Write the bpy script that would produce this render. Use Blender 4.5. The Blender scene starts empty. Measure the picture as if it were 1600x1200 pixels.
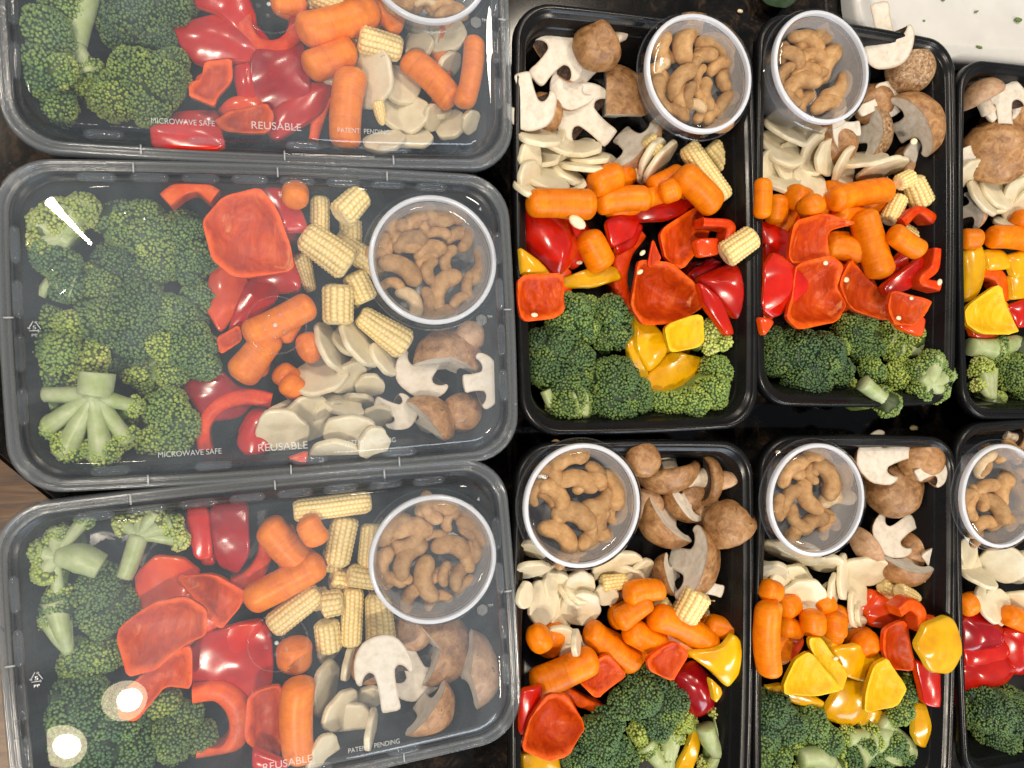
import bpy, math, random, time
import numpy as np
from mathutils import Vector, geometry

# ------------------------------------------------------------------ camera, world, lamps
sc = bpy.context.scene
TILT = math.radians(16.5); FPX = 1203.0; CAMZ = 0.44
CT, ST = math.cos(TILT), math.sin(TILT)
RT = np.array([CT, 0, ST]); UPV = np.array([0., 1., 0.]); FW = np.array([ST, 0, -CT]); CAM = np.array([0, 0, CAMZ])
ZV = np.array([0., 0., 1.])
cd = bpy.data.cameras.new('camera'); co = bpy.data.objects.new('camera', cd); sc.collection.objects.link(co)
co.location = (0, 0, CAMZ); co.rotation_euler = (0, -TILT, 0)
cd.sensor_width = 36; cd.lens = FPX / 1600 * 36; cd.clip_start = 0.01; cd.clip_end = 50
sc.camera = co
w = bpy.data.worlds.new('World'); sc.world = w; w.use_nodes = True
w.node_tree.nodes['Background'].inputs[0].default_value = (0.84, 0.91, 1.0, 1)
w.node_tree.nodes['Background'].inputs[1].default_value = 0.27

def raydir(px, py): return (px - 800) * RT + (600 - py) * UPV + FPX * FW
def PX(px, py, z):
    d = raydir(px, py); return CAM + d * ((CAMZ - z) / (-d[2]))
def SC(px, py, z):
    d = raydir(px, py); return (CAMZ - z) / (-d[2])

def lamp(name, loc, size, power, col, target=None, size_y=None):
    l = bpy.data.lights.new(name, 'AREA'); l.shape = 'DISK' if size_y is None else 'RECTANGLE'
    l.size = size
    if size_y: l.size_y = size_y
    l.energy = power; l.color = col
    o = bpy.data.objects.new(name, l); sc.collection.objects.link(o); o.location = loc
    if target is not None:
        o.rotation_euler = (Vector(target) - Vector(loc)).to_track_quat('-Z', 'Y').to_euler()
    return o
LIDZ = 0.0545
def mirror_spot(px, py, height):      # where a ceiling lamp hangs whose image is seen in a flat lid at this pixel
    d = raydir(px, py); p = PX(px, py, LIDZ); t = (height - LIDZ) / (-d[2])
    return np.array([p[0] + d[0] * t, p[1] + d[1] * t, height])
WARM = (1.0, 0.87, 0.70)
for (px, py) in ((201, 1093), (101, 1170)):
    p = mirror_spot(px, py, 1.75)
    lamp('ceiling_downlight', tuple(p), 0.058, 14.0, WARM)
    lamp('ceiling_downlight_trim', (p[0] - 0.016, p[1] - 0.012, 1.78), 0.105, 0.22, (1.0, 0.80, 0.52))
pc_ = mirror_spot(95, 340, 1.75); cdir = np.array([-.77, .64]); STREAK = np.array([pc_[0] + .42 * cdir[0], pc_[1] + .42 * cdir[1], 1.75])
lamp('ceiling_downlight', tuple(STREAK), 0.085, 15, WARM)
lamp('ceiling_downlight', (0.75, 0.95, 1.75), 0.28, 17, WARM)
lamp('ceiling_downlight', (1.45, -1.0, 1.75), 0.28, 20, WARM)
lamp('ceiling_downlight', (0.1, 1.6, 1.75), 0.28, 10, WARM)
lamp('kitchen_window', (0.9, -2.0, 1.0), 1.3, 27, (0.76, 0.88, 1.0), (0.2, 0, 0), 0.9)
sc.view_settings.view_transform = 'Standard'; sc.view_settings.look = 'None'
sc.view_settings.exposure = 0.0; sc.view_settings.gamma = 1.0
sc.render.engine = 'CYCLES'
sc.cycles.use_denoising = True
sc.cycles.use_adaptive_sampling = True; sc.cycles.adaptive_threshold = 0.025
sc.cycles.max_bounces = 6; sc.cycles.diffuse_bounces = 3; sc.cycles.glossy_bounces = 3; sc.cycles.transparent_max_bounces = 24; sc.cycles.transmission_bounces = 6
sc.cycles.caustics_reflective = False; sc.cycles.caustics_refractive = False
sc.cycles.sample_clamp_indirect = 4.0; sc.cycles.sample_clamp_direct = 40.0

# ------------------------------------------------------------------ materials
MAT = {}
class NB:
    def __init__(s, name):
        s.m = bpy.data.materials.new(name); s.m.use_nodes = True
        s.t = s.m.node_tree; s.n = s.t.nodes; s.l = s.t.links
        s.b = s.n['Principled BSDF']; s.out = s.n['Material Output']; MAT[name] = s.m
        s.tc = s.n.new('ShaderNodeTexCoord')
    def node(s, typ, **kw):
        nd = s.n.new(typ)
        for k, v in kw.items():
            if hasattr(nd, k) and k not in ('inputs',): setattr(nd, k, v)
        return nd
    def noise(s, scale, detail=4, rough=.55, dist=0., coord='Object', stretch=None):
        nd = s.n.new('ShaderNodeTexNoise'); nd.inputs['Scale'].default_value = scale
        nd.inputs['Detail'].default_value = detail; nd.inputs['Roughness'].default_value = rough
        nd.inputs['Distortion'].default_value = dist
        src = s.tc.outputs[coord]
        if stretch:
            mp = s.n.new('ShaderNodeMapping'); mp.inputs['Scale'].default_value = stretch
            s.l.new(src, mp.inputs[0]); src = mp.outputs[0]
        s.l.new(src, nd.inputs['Vector']); return nd.outputs['Fac']
    def vor(s, scale, coord='Object', feature='F1'):
        nd = s.n.new('ShaderNodeTexVoronoi'); nd.inputs['Scale'].default_value = scale; nd.feature = feature
        s.l.new(s.tc.outputs[coord], nd.inputs['Vector']); return nd.outputs['Distance']
    def ramp(s, fac, stops):
        r = s.n.new('ShaderNodeValToRGB'); e = r.color_ramp.elements
        while len(e) < len(stops): e.new(0.5)
        for el, (p, c) in zip(e, stops):
            el.position = p; el.color = (*c, 1) if len(c) == 3 else c
        s.l.new(fac, r.inputs[0]); return r.outputs[0]
    def mix(s, a, b, fac, mode='MIX'):
        m = s.n.new('ShaderNodeMix'); m.data_type = 'RGBA'; m.blend_type = mode
        for v, i in ((fac, 0), (a, 6), (b, 7)):
            if isinstance(v, (int, float)): m.inputs[i].default_value = v
            elif isinstance(v, tuple): m.inputs[i].default_value = (*v, 1)
            else: s.l.new(v, m.inputs[i])
        return m.outputs[2]
    def rnd(s, lo=.9, hi=1.1):
        oi = s.n.new('ShaderNodeObjectInfo'); mr = s.n.new('ShaderNodeMapRange')
        mr.inputs[3].default_value = lo; mr.inputs[4].default_value = hi
        s.l.new(oi.outputs['Random'], mr.inputs[0]); return mr.outputs[0]
    def vary(s, col, lo=.85, hi=1.12):
        hs = s.n.new('ShaderNodeHueSaturation'); s.l.new(s.rnd(lo, hi), hs.inputs['Value'])
        s.l.new(col, hs.inputs['Color']); return hs.outputs[0]
    def bump(s, h, strength=.3, dist=.001):
        b = s.n.new('ShaderNodeBump'); b.inputs['Strength'].default_value = strength; b.inputs['Distance'].default_value = dist
        s.l.new(h, b.inputs['Height']); s.l.new(b.outputs[0], s.b.inputs['Normal']); return b
    def fin(s, col=None, rough=.5, sss=0, rad=(.004, .002, .001), spec=.5, coat=0, crough=.1):
        if col is not None:
            if isinstance(col, tuple): s.b.inputs['Base Color'].default_value = (*col, 1)
            else: s.l.new(col, s.b.inputs['Base Color'])
        if isinstance(rough, (int, float)): s.b.inputs['Roughness'].default_value = rough
        else: s.l.new(rough, s.b.inputs['Roughness'])
        s.b.inputs['Specular IOR Level'].default_value = spec
        s.b.inputs['Subsurface Weight'].default_value = sss
        s.b.inputs['Subsurface Radius'].default_value = rad; s.b.inputs['Subsurface Scale'].default_value = 1.0
        s.b.inputs['Coat Weight'].default_value = coat; s.b.inputs['Coat Roughness'].default_value = crough
        return s.m

def clear_plastic(name, tint, haze, hazecol, rough, fres=2.0):
    """thin clear plastic: see-through sheet with Fresnel gloss and a little milky scatter"""
    a = NB(name); t = a.t; n = a.n; l = a.l
    tr = n.new('ShaderNodeBsdfTransparent'); tr.inputs[0].default_value = (*tint, 1)
    df = n.new('ShaderNodeBsdfDiffuse'); df.inputs[0].default_value = (*hazecol, 1)
    m1 = n.new('ShaderNodeMixShader'); m1.inputs[0].default_value = haze
    if name == 'lid_clear':       # fogging in patches; the ceiling's reflected veil is put into this haze too
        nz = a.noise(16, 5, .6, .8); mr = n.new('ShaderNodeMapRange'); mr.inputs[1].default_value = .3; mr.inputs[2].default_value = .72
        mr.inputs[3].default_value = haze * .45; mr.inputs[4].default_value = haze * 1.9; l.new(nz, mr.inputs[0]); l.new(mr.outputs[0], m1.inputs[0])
    l.new(tr.outputs[0], m1.inputs[1]); l.new(df.outputs[0], m1.inputs[2])
    gl = n.new('ShaderNodeBsdfGlossy'); gl.inputs['Roughness'].default_value = rough
    ge = n.new('ShaderNodeNewGeometry'); dp = n.new('ShaderNodeVectorMath'); dp.operation = 'DOT_PRODUCT'
    l.new(ge.outputs['Normal'], dp.inputs[0]); l.new(ge.outputs['Incoming'], dp.inputs[1])
    def mth(op, a_, b_):
        q = n.new('ShaderNodeMath'); q.operation = op
        for i_, v_ in enumerate((a_, b_)):
            if v_ is None: continue
            if isinstance(v_, (int, float)): q.inputs[i_].default_value = v_
            else: l.new(v_, q.inputs[i_])
        return q.outputs[0]
    ab = mth('ABSOLUTE', dp.outputs['Value'], None); om = mth('SUBTRACT', 1.0, ab); p5 = mth('POWER', om, 5.0)
    mu = n.new('ShaderNodeMath'); mu.operation = 'MULTIPLY_ADD'; mu.use_clamp = True; l.new(p5, mu.inputs[0]); mu.inputs[1].default_value = .96; mu.inputs[2].default_value = .038 * fres
    m2 = n.new('ShaderNodeMixShader'); l.new(mu.outputs[0], m2.inputs[0])
    l.new(m1.outputs[0], m2.inputs[1]); l.new(gl.outputs[0], m2.inputs[2])
    l.new(m2.outputs[0], a.out.inputs[0]); n.remove(a.b)
    return a.m

def make_materials():
    a = NB('black_plastic'); a.bump(a.noise(900, 2), .03, .0004)
    a.fin((.005, .005, .0055), a.ramp(a.noise(60, 3), [(.3, (.2,)*3), (.7, (.34,)*3)]), spec=.32)
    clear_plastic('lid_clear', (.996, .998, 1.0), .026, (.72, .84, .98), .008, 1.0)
    clear_plastic('lid_rim', (.82, .85, .88), .11, (.62, .66, .70), .13, 1.2)
    clear_plastic('cup_frost', (.90, .91, .93), .26, (.82, .83, .86), .2, 1.2)
    clear_plastic('cup_rim', (.9, .9, .95), .90, (.78, .81, .88), .16, 1.2)
    clear_plastic('cup_lid', (.99, .99, .99), .006, (.8, .85, .9), .01, 1.8)
    clear_plastic('lid_mark', (.95, .95, .95), .32, (.80, .84, .88), .2, 1.2)
    # granite: near black with brown and grey crystals
    a = NB('granite')
    c = a.ramp(a.noise(85, 8, .7, .6), [(.38, (.004, .004, .004)), (.55, (.012, .010, .009)), (.66, (.05, .032, .02)), (.78, (.10, .085, .07))])
    f = a.ramp(a.vor(420), [(.0, (.16, .14, .12)), (.13, (.02, .016, .012)), (.3, (0, 0, 0))])
    a.fin(a.mix(c, f, a.ramp(a.noise(45, 5, .6), [(.5, (0,)*3), (.66, (1,)*3)]), 'ADD'), .10, spec=.22)
    a = NB('wood')
    g = a.noise(14, 8, .62, 1.2, stretch=(1, 9, 1))
    c = a.ramp(g, [(.3, (.024, .009, .003)), (.5, (.085, .037, .010)), (.7, (.15, .072, .022))])
    a.bump(g, .2, .001); a.fin(a.vary(c, .8, 1.2), .4)
    a = NB('white_plastic'); c = a.ramp(a.noise(40, 5), [(.3, (.58, .58, .57)), (.7, (.66, .66, .65))]); a.fin(c, .4)
    # vegetables
    a = NB('carrot')
    c = a.ramp(a.noise(160, 5, .6), [(.3, (.70, .15, .0003)), (.55, (.84, .215, .0006)), (.75, (.90, .28, .002))])
    sp = a.ramp(a.noise(60, 3, .5, 1.5), [(.66, (0,)*3), (.74, (.5,)*3)])
    c = a.mix(c, (.90, .42, .08), sp)
    at = a.n.new('ShaderNodeAttribute'); at.attribute_name = 'along'; rg = a.n.new('ShaderNodeTexNoise'); rg.noise_dimensions = '1D'; rg.inputs['Scale'].default_value = 620; rg.inputs['Detail'].default_value = 3
    a.l.new(at.outputs['Fac'], rg.inputs['W']); c = a.mix(c, a.ramp(rg.outputs['Fac'], [(.32, (.72, .60, .5)), (.5, (1,)*3), (.72, (1.0, 1.06, 1.1))]), .28, 'MULTIPLY')
    hm = a.n.new('ShaderNodeMath'); hm.operation = 'ADD'; a.l.new(a.noise(420, 4), hm.inputs[0]); a.l.new(rg.outputs['Fac'], hm.inputs[1]); a.bump(hm.outputs[0], .13, .0006)
    a.fin(a.vary(c, .86, 1.06), .40, spec=.3)
    a = NB('corn')
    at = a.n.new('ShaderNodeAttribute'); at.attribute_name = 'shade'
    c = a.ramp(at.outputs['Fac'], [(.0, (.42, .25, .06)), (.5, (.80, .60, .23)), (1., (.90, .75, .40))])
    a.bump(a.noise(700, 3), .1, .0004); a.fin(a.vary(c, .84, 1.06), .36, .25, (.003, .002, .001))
    a = NB('corn_cut'); c = a.ramp(a.noise(300, 4), [(.3, (.70, .52, .20)), (.7, (.90, .78, .48))]); a.bump(a.noise(500, 4), .4, .0006); a.fin(c, .4, .25)
    a = NB('chestnut')
    c = a.ramp(a.noise(110, 5, .6), [(.3, (.66, .57, .39)), (.6, (.77, .69, .50)), (.8, (.81, .75, .59))])
    sp = a.ramp(a.noise(240, 3, .5, 1.), [(.72, (0,)*3), (.78, (.6,)*3)]); c = a.mix(c, (.30, .19, .10), sp)
    a.bump(a.noise(330, 5), .12, .0005); a.fin(a.vary(c, .86, 1.04), .34, .12, (.003, .0025, .0016))
    for nm, c0, c1, c2 in (('mushroom_skin', (.17, .070, .022), (.38, .19, .072), (.56, .34, .155)),
                           ('mushroom_skin_pale', (.30, .16, .085), (.48, .29, .165), (.62, .43, .28)),
                           ('mushroom_skin_scaly', (.10, .045, .018), (.36, .21, .10), (.60, .45, .30))):
        a = NB(nm)
        if nm.endswith('scaly'): fac = a.noise(520, 4, .6, .8)
        else: fac = a.noise(170, 7, .68, .5)
        c = a.ramp(fac, [(.32, c0), (.52, c1), (.72, c2)])
        sp = a.ramp(a.noise(330, 2, .5, .6), [(.70, (0,)*3), (.76, (.75,)*3)]); c = a.mix(c, (.06, .028, .012), sp)
        a.bump(a.noise(420, 6, .6), .6, .0009); a.fin(a.vary(c, .82, 1.1), .42, coat=.12, crough=.3)
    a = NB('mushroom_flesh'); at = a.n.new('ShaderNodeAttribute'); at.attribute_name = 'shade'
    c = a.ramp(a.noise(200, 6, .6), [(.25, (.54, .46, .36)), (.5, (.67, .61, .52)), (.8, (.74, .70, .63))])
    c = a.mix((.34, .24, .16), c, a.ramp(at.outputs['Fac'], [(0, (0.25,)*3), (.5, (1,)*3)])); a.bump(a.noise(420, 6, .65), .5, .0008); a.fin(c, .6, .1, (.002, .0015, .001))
    a = NB('mushroom_gills'); c = a.ramp(a.noise(900, 3), [(.35, (.022, .012, .008)), (.7, (.11, .065, .045))]); a.bump(a.noise(900, 2), .6, .0008); a.fin(c, .7)
    a = NB('mushroom_stem'); c = a.ramp(a.noise(160, 7, .65, .4), [(.3, (.46, .34, .23)), (.55, (.70, .59, .46)), (.75, (.80, .72, .60))]); a.bump(a.noise(400, 6), .5, .0008); a.fin(c, .6)
    PC = dict(red=((.40, .004, .002), (.56, .012, .003), (.68, .055, .005)), crimson=((.20, .002, .004), (.34, .004, .008), (.42, .012, .012)),
              orange=((.62, .028, .004), (.78, .085, .008), (.82, .14, .014)), yellow=((.62, .27, .001), (.79, .43, .003), (.84, .54, .03)))
    FC = dict(red=((.56, .028, .002), (.68, .055, .002), (.76, .11, .008)), crimson=((.48, .02, .006), (.62, .05, .01), (.72, .11, .025)),
              orange=((.66, .06, .002), (.76, .10, .002), (.82, .18, .010)), yellow=((.72, .42, .008), (.80, .52, .02), (.84, .60, .08)))
    IC = dict(red=((.24, .010, .002), (.42, .030, .003), (.58, .085, .014)), crimson=((.26, .012, .004), (.46, .035, .01), (.6, .10, .03)),
              orange=((.30, .018, .0015), (.50, .050, .002), (.66, .12, .012)), yellow=((.58, .30, .003), (.74, .43, .008), (.82, .54, .05)))
    for k in PC:
        a = NB('pepper_skin_' + k); c = a.ramp(a.noise(48, 5, .55), [(.3, PC[k][0]), (.55, PC[k][1]), (.8, PC[k][2])])
        a.bump(a.noise(120, 2), .06, .0010); a.fin(a.vary(c, .84, 1.08), .22, spec=.5, coat=.2, crough=.1)
        a = NB('pepper_flesh_' + k); c = a.ramp(a.noise(220, 5, .6), [(.3, FC[k][0]), (.55, FC[k][1]), (.8, FC[k][2])])
        a.bump(a.noise(600, 4), .25, .0006); a.fin(a.vary(c, .86, 1.06), .36, .03, (.003, .0012, .0006), spec=.2)
        a = NB('pepper_inner_' + k); g = a.noise(130, 7, .68, .7, stretch=(1, .35, 1))
        c = a.ramp(g, [(.28, IC[k][0]), (.5, IC[k][1]), (.74, IC[k][2])]); a.bump(g, .55, .0012)
        pr_ = a.ramp(a.noise(75, 4, .6, 1.2, stretch=(1, .25, 1)), [(.60, (0,)*3), (.70, (.65,)*3)]); c = a.mix(c, (.82, .62, .28) if k == 'yellow' else (.78, .34, .13), pr_)
        at = a.n.new('ShaderNodeAttribute'); at.attribute_name = 'rim'
        c = a.mix(c, a.ramp(a.noise(220, 5, .6), [(.3, FC[k][0]), (.55, FC[k][1]), (.8, FC[k][2])]), at.outputs['Fac']); a.fin(a.vary(c, .86, 1.06), .34, .03, (.003, .0012, .0006), spec=.2)
    a = NB('broccoli_buds'); at = a.n.new('ShaderNodeAttribute'); at.attribute_name = 'tint'
    c = a.mix(at.outputs['Color'], (.5, .5, .5), 0.0); a.fin(a.vary(c, .85, 1.15), .5, .0)
    a = NB('broccoli_stalk'); at = a.n.new('ShaderNodeAttribute'); at.attribute_name = 'tint'
    c = a.mix(at.outputs['Color'], a.ramp(a.noise(140, 6), [(.3, (.6, .7, .4)), (.7, (1, 1, 1))]), 1.0, 'MULTIPLY'); a.bump(a.noise(260, 4), .3, .0008); a.fin(c, .42)
    a = NB('cashew'); c = a.ramp(a.noise(170, 6, .62), [(.28, (.31, .15, .045)), (.5, (.52, .29, .11)), (.75, (.68, .45, .22))])
    sp = a.ramp(a.noise(230, 2, .5, .6), [(.72, (0,)*3), (.8, (.6,)*3)]); c = a.mix(c, (.17, .06, .022), sp)
    a.bump(a.noise(520, 6, .65), .6, .0009); a.fin(a.vary(c, .75, 1.15), .55, spec=.35)
    a = NB('cashew_pale'); c = a.ramp(a.noise(230, 6, .62), [(.28, (.50, .32, .15)), (.5, (.66, .48, .27)), (.75, (.76, .62, .42))]); a.bump(a.noise(420, 5), .45, .0009); a.fin(c, .42, .15)
    a = NB('seed'); a.fin((.80, .70, .48), .4, .2)
    a = NB('crumb_green'); a.fin((.12, .19, .05), .5)
    a = NB('leaf'); g = a.noise(150, 6); a.bump(g, .4, .001); a.fin(a.ramp(g, [(.3, (.01, .028, .012)), (.7, (.035, .075, .03))]), .5)
make_materials()

# ------------------------------------------------------------------ mesh helpers
REG = []
def link(o, parent=None):
    sc.collection.objects.link(o)
    if parent is not None: o.parent = parent
    return o
def mesh_obj(name, V, faces, mats, midx=None, parent=None, origin=None, smooth=True, attrs=None, sharp=None):
    V = np.asarray(V, float)
    if origin is None: origin = np.array([V[:, 0].mean(), V[:, 1].mean(), V[:, 2].min()])
    me = bpy.data.meshes.new(name)
    if isinstance(faces, np.ndarray) and faces.ndim == 2:
        nf, k = faces.shape
        me.vertices.add(len(V)); me.vertices.foreach_set('co', (V - origin).astype(np.float32).ravel())
        me.loops.add(nf * k); me.loops.foreach_set('vertex_index', faces.astype(np.int32).ravel())
        me.polygons.add(nf); me.polygons.foreach_set('loop_start', np.arange(0, nf * k, k, dtype=np.int32))
        me.update(calc_edges=True)
    else:
        me.from_pydata((V - origin).tolist(), [], [list(map(int, f)) for f in faces])
    for m in mats: me.materials.append(MAT[m])
    if midx is not None: me.polygons.foreach_set('material_index', np.asarray(midx, np.int32))
    me.polygons.foreach_set('use_smooth', np.full(len(me.polygons), smooth))
    if attrs:
        for an, (typ, data) in attrs.items():
            at = me.attributes.new(an, typ, 'POINT')
            at.data.foreach_set('color' if typ == 'FLOAT_COLOR' else 'value', np.asarray(data, np.float32).ravel())
    if sharp: me.set_sharp_from_angle(angle=math.radians(sharp))
    me.validate(); me.update()
    o = bpy.data.objects.new(name, me); link(o, parent)
    if parent is None: o.location = origin
    else: o.location = origin - np.array(parent.location)
    return o
def empty(name, loc):
    o = bpy.data.objects.new(name, None); o.empty_display_size = .01; link(o); o.location = loc; return o
def tag(o, label, cat, group=None, kind=None):
    o['label'] = label; o['category'] = cat
    if group: o['group'] = group
    if kind: o['kind'] = kind
    return o
def nrm(v): return v / (np.linalg.norm(v) + 1e-12)
def wob(pts, freq, seed, n=6):
    r = np.random.RandomState(seed); K = r.normal(size=(n, 3)) * freq; ph = r.uniform(0, 6.28, n)
    return np.cos(pts @ K.T + ph).mean(1)
def grid_faces(nu, nv, wrap=True, off=0):
    F = []
    for i in range(nu - 1):
        for j in range(nv if wrap else nv - 1):
            k = (j + 1) % nv
            F.append((off + i * nv + j, off + i * nv + k, off + (i + 1) * nv + k, off + (i + 1) * nv + j))
    return F
def catmull(pts, n):
    pts = np.asarray(pts, float)
    if len(pts) == 2: 
        t = np.linspace(0, 1, n)[:, None]; return pts[0] * (1 - t) + pts[1] * t
    p = np.vstack([2 * pts[0] - pts[1], pts, 2 * pts[-1] - pts[-2]]); out = []
    for u in np.linspace(0, len(pts) - 1 - 1e-9, n):
        i = int(u); t = u - i; a, b, c, d = p[i:i + 4]
        out.append(.5 * (2 * b + (c - a) * t + (2 * a - 5 * b + 4 * c - d) * t * t + (3 * b - a - 3 * c + d) * t ** 3))
    return np.array(out)
def tube(C, R, nv=12, wobble=0., seed=0):
    """closed round tube along centre line C with radii R"""
    n = len(C); T = np.gradient(C, axis=0); V = []
    for i in range(n):
        t = nrm(T[i]); a = nrm(np.cross(t, ZV if abs(t[2]) < .9 else UPV)); b = np.cross(t, a)
        th = np.arange(nv) * 2 * math.pi / nv
        V.append(C[i] + R[i] * (np.cos(th)[:, None] * a + np.sin(th)[:, None] * b))
    V = np.vstack(V); F = grid_faces(n, nv)
    V = np.vstack([V, C[0], C[-1]]); a, b = len(V) - 2, len(V) - 1
    for j in range(nv):
        F.append((a, (j + 1) % nv, j)); F.append((b, (n - 1) * nv + j, (n - 1) * nv + (j + 1) % nv))
    if wobble: V = V + (wob(V, 220, seed) * wobble * np.mean(R))[:, None] * nrm(V - C.mean(0))
    return V, F
def frame(px, py, wup=.5):
    """facing axis n between straight up and towards the viewer, with image-right e1 and image-up e2"""
    d = nrm(raydir(px, py)); n = nrm(wup * ZV - (1 - wup) * d)
    e1 = nrm(RT - RT.dot(n) * n); e2 = np.cross(n, e1); return n, e1, e2

# height map for settling pieces on one another
HX0, HY0, HN, HS = -.30, -.50, 1000, .001
HM = np.zeros((HN, HN))
def cells(V):
    ix = np.clip(((V[:, 0] - HX0) / HS).astype(int), 0, HN - 1); iy = np.clip(((V[:, 1] - HY0) / HS).astype(int), 0, HN - 1)
    return ix * HN + iy
def settle(build, z0=.03, q=.7, zmax=None, bury=0., fixed=None):
    z = z0 if fixed is None else fixed
    H = HM.ravel()
    for it in range(4):
        V = build(z)[0]
        if fixed is None:
            c = cells(V); u, inv = np.unique(c, return_inverse=True)
            lo = np.full(len(u), 9.); np.minimum.at(lo, inv, V[:, 2])
            dz = np.quantile(H[u] - lo, q) - bury; z += dz
            if zmax is not None: z = min(z, zmax - (V[:, 2].max() - (z - dz)))
            if abs(dz) < .0006: break
        else: break
    r = build(z); V = r[0]; c = cells(V)
    np.maximum.at(H, c, V[:, 2])
    return r, z
# ------------------------------------------------------------------ food builders
CTX = {}
SEED = [1]
def nseed(): SEED[0] += 1; return SEED[0]
def reg(o, phrase, cat, px, py, plural):
    REG.append((o, ('half-buried ' if CTX.get('under') else '') + phrase, cat, px, py, CTX['desc'], plural)); return o
def lidcap(d=None): return CTX.get('zmax')

def carrot(x1, y1, x2, y2, r1, r2=None, dz=0., q=.84, fixed=None):
    r2 = r2 or r1; sd = nseed(); rs = np.random.RandomState(sd)
    bend = rs.uniform(-.06, .06); nv = 20; nu = 26
    if dz == 0: dz = rs.uniform(-.004, .004)
    def build(z):
        a = PX(x1, y1, z - dz / 2); b = PX(x2, y2, z + dz / 2); s = SC((x1 + x2) / 2, (y1 + y2) / 2, z)
        ra, rb = r1 * s, r2 * s; ax = b - a; L = np.linalg.norm(ax); ax = ax / max(L, 1e-6)
        if L < 1e-4: ax = np.array([0, 0, 1.])
        a2 = a - ax * ra * .5; b2 = b + ax * rb * .5; Lt = np.linalg.norm(b2 - a2)
        side = nrm(np.cross(ax, ZV if abs(ax[2]) < .95 else UPV)); upx = np.cross(side, ax)
        u = (1 - np.cos(np.linspace(0, math.pi, nu))) / 2; V = []
        th = np.arange(nv) * 2 * math.pi / nv
        for t in u:
            rr = ra * (1 - t) + rb * t; e = min(t, 1 - t) * Lt; el = .75 * rr
            k = math.sqrt(max(0., 1 - max(0., 1 - e / el) ** 2.4)) if e < el else 1.
            c = a2 + ax * Lt * t + side * bend * Lt * (1 - (2 * t - 1) ** 2)
            V.append(c + rr * max(k, .02) * (np.cos(th)[:, None] * side + np.sin(th)[:, None] * upx))
        V = np.vstack(V); c = V.mean(0)
        V = V + ((wob(V - c, 130, sd) * .06 + wob(V - c, 380, sd + 1) * .03) * ra)[:, None] * np.array([nrm(v) for v in (V - c)])
        V = np.vstack([V, V[:nv].mean(0), V[-nv:].mean(0)])
        return V, Lt * np.r_[np.repeat(u, nv), 0, 1]
    (V, AL), z = settle(build, .03, q, lidcap(), fixed=fixed)
    F = grid_faces(nu, nv); n = nu * nv
    for j in range(nv): F.append((n, (j + 1) % nv, j)); F.append((n + 1, (nu - 1) * nv + j, (nu - 1) * nv + (j + 1) % nv))
    o = mesh_obj('baby_carrot', V, F, ['carrot'], attrs={'along': ('FLOAT', AL + sd * .37)})
    ln = math.hypot(x2 - x1, y2 - y1)
    size = 'stubby' if ln < 32 else ('long' if ln > 80 else 'plump')
    return reg(o, f'{size} orange baby carrot', 'carrot', (x1 + x2) / 2, (y1 + y2) / 2, 'baby carrots')

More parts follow.
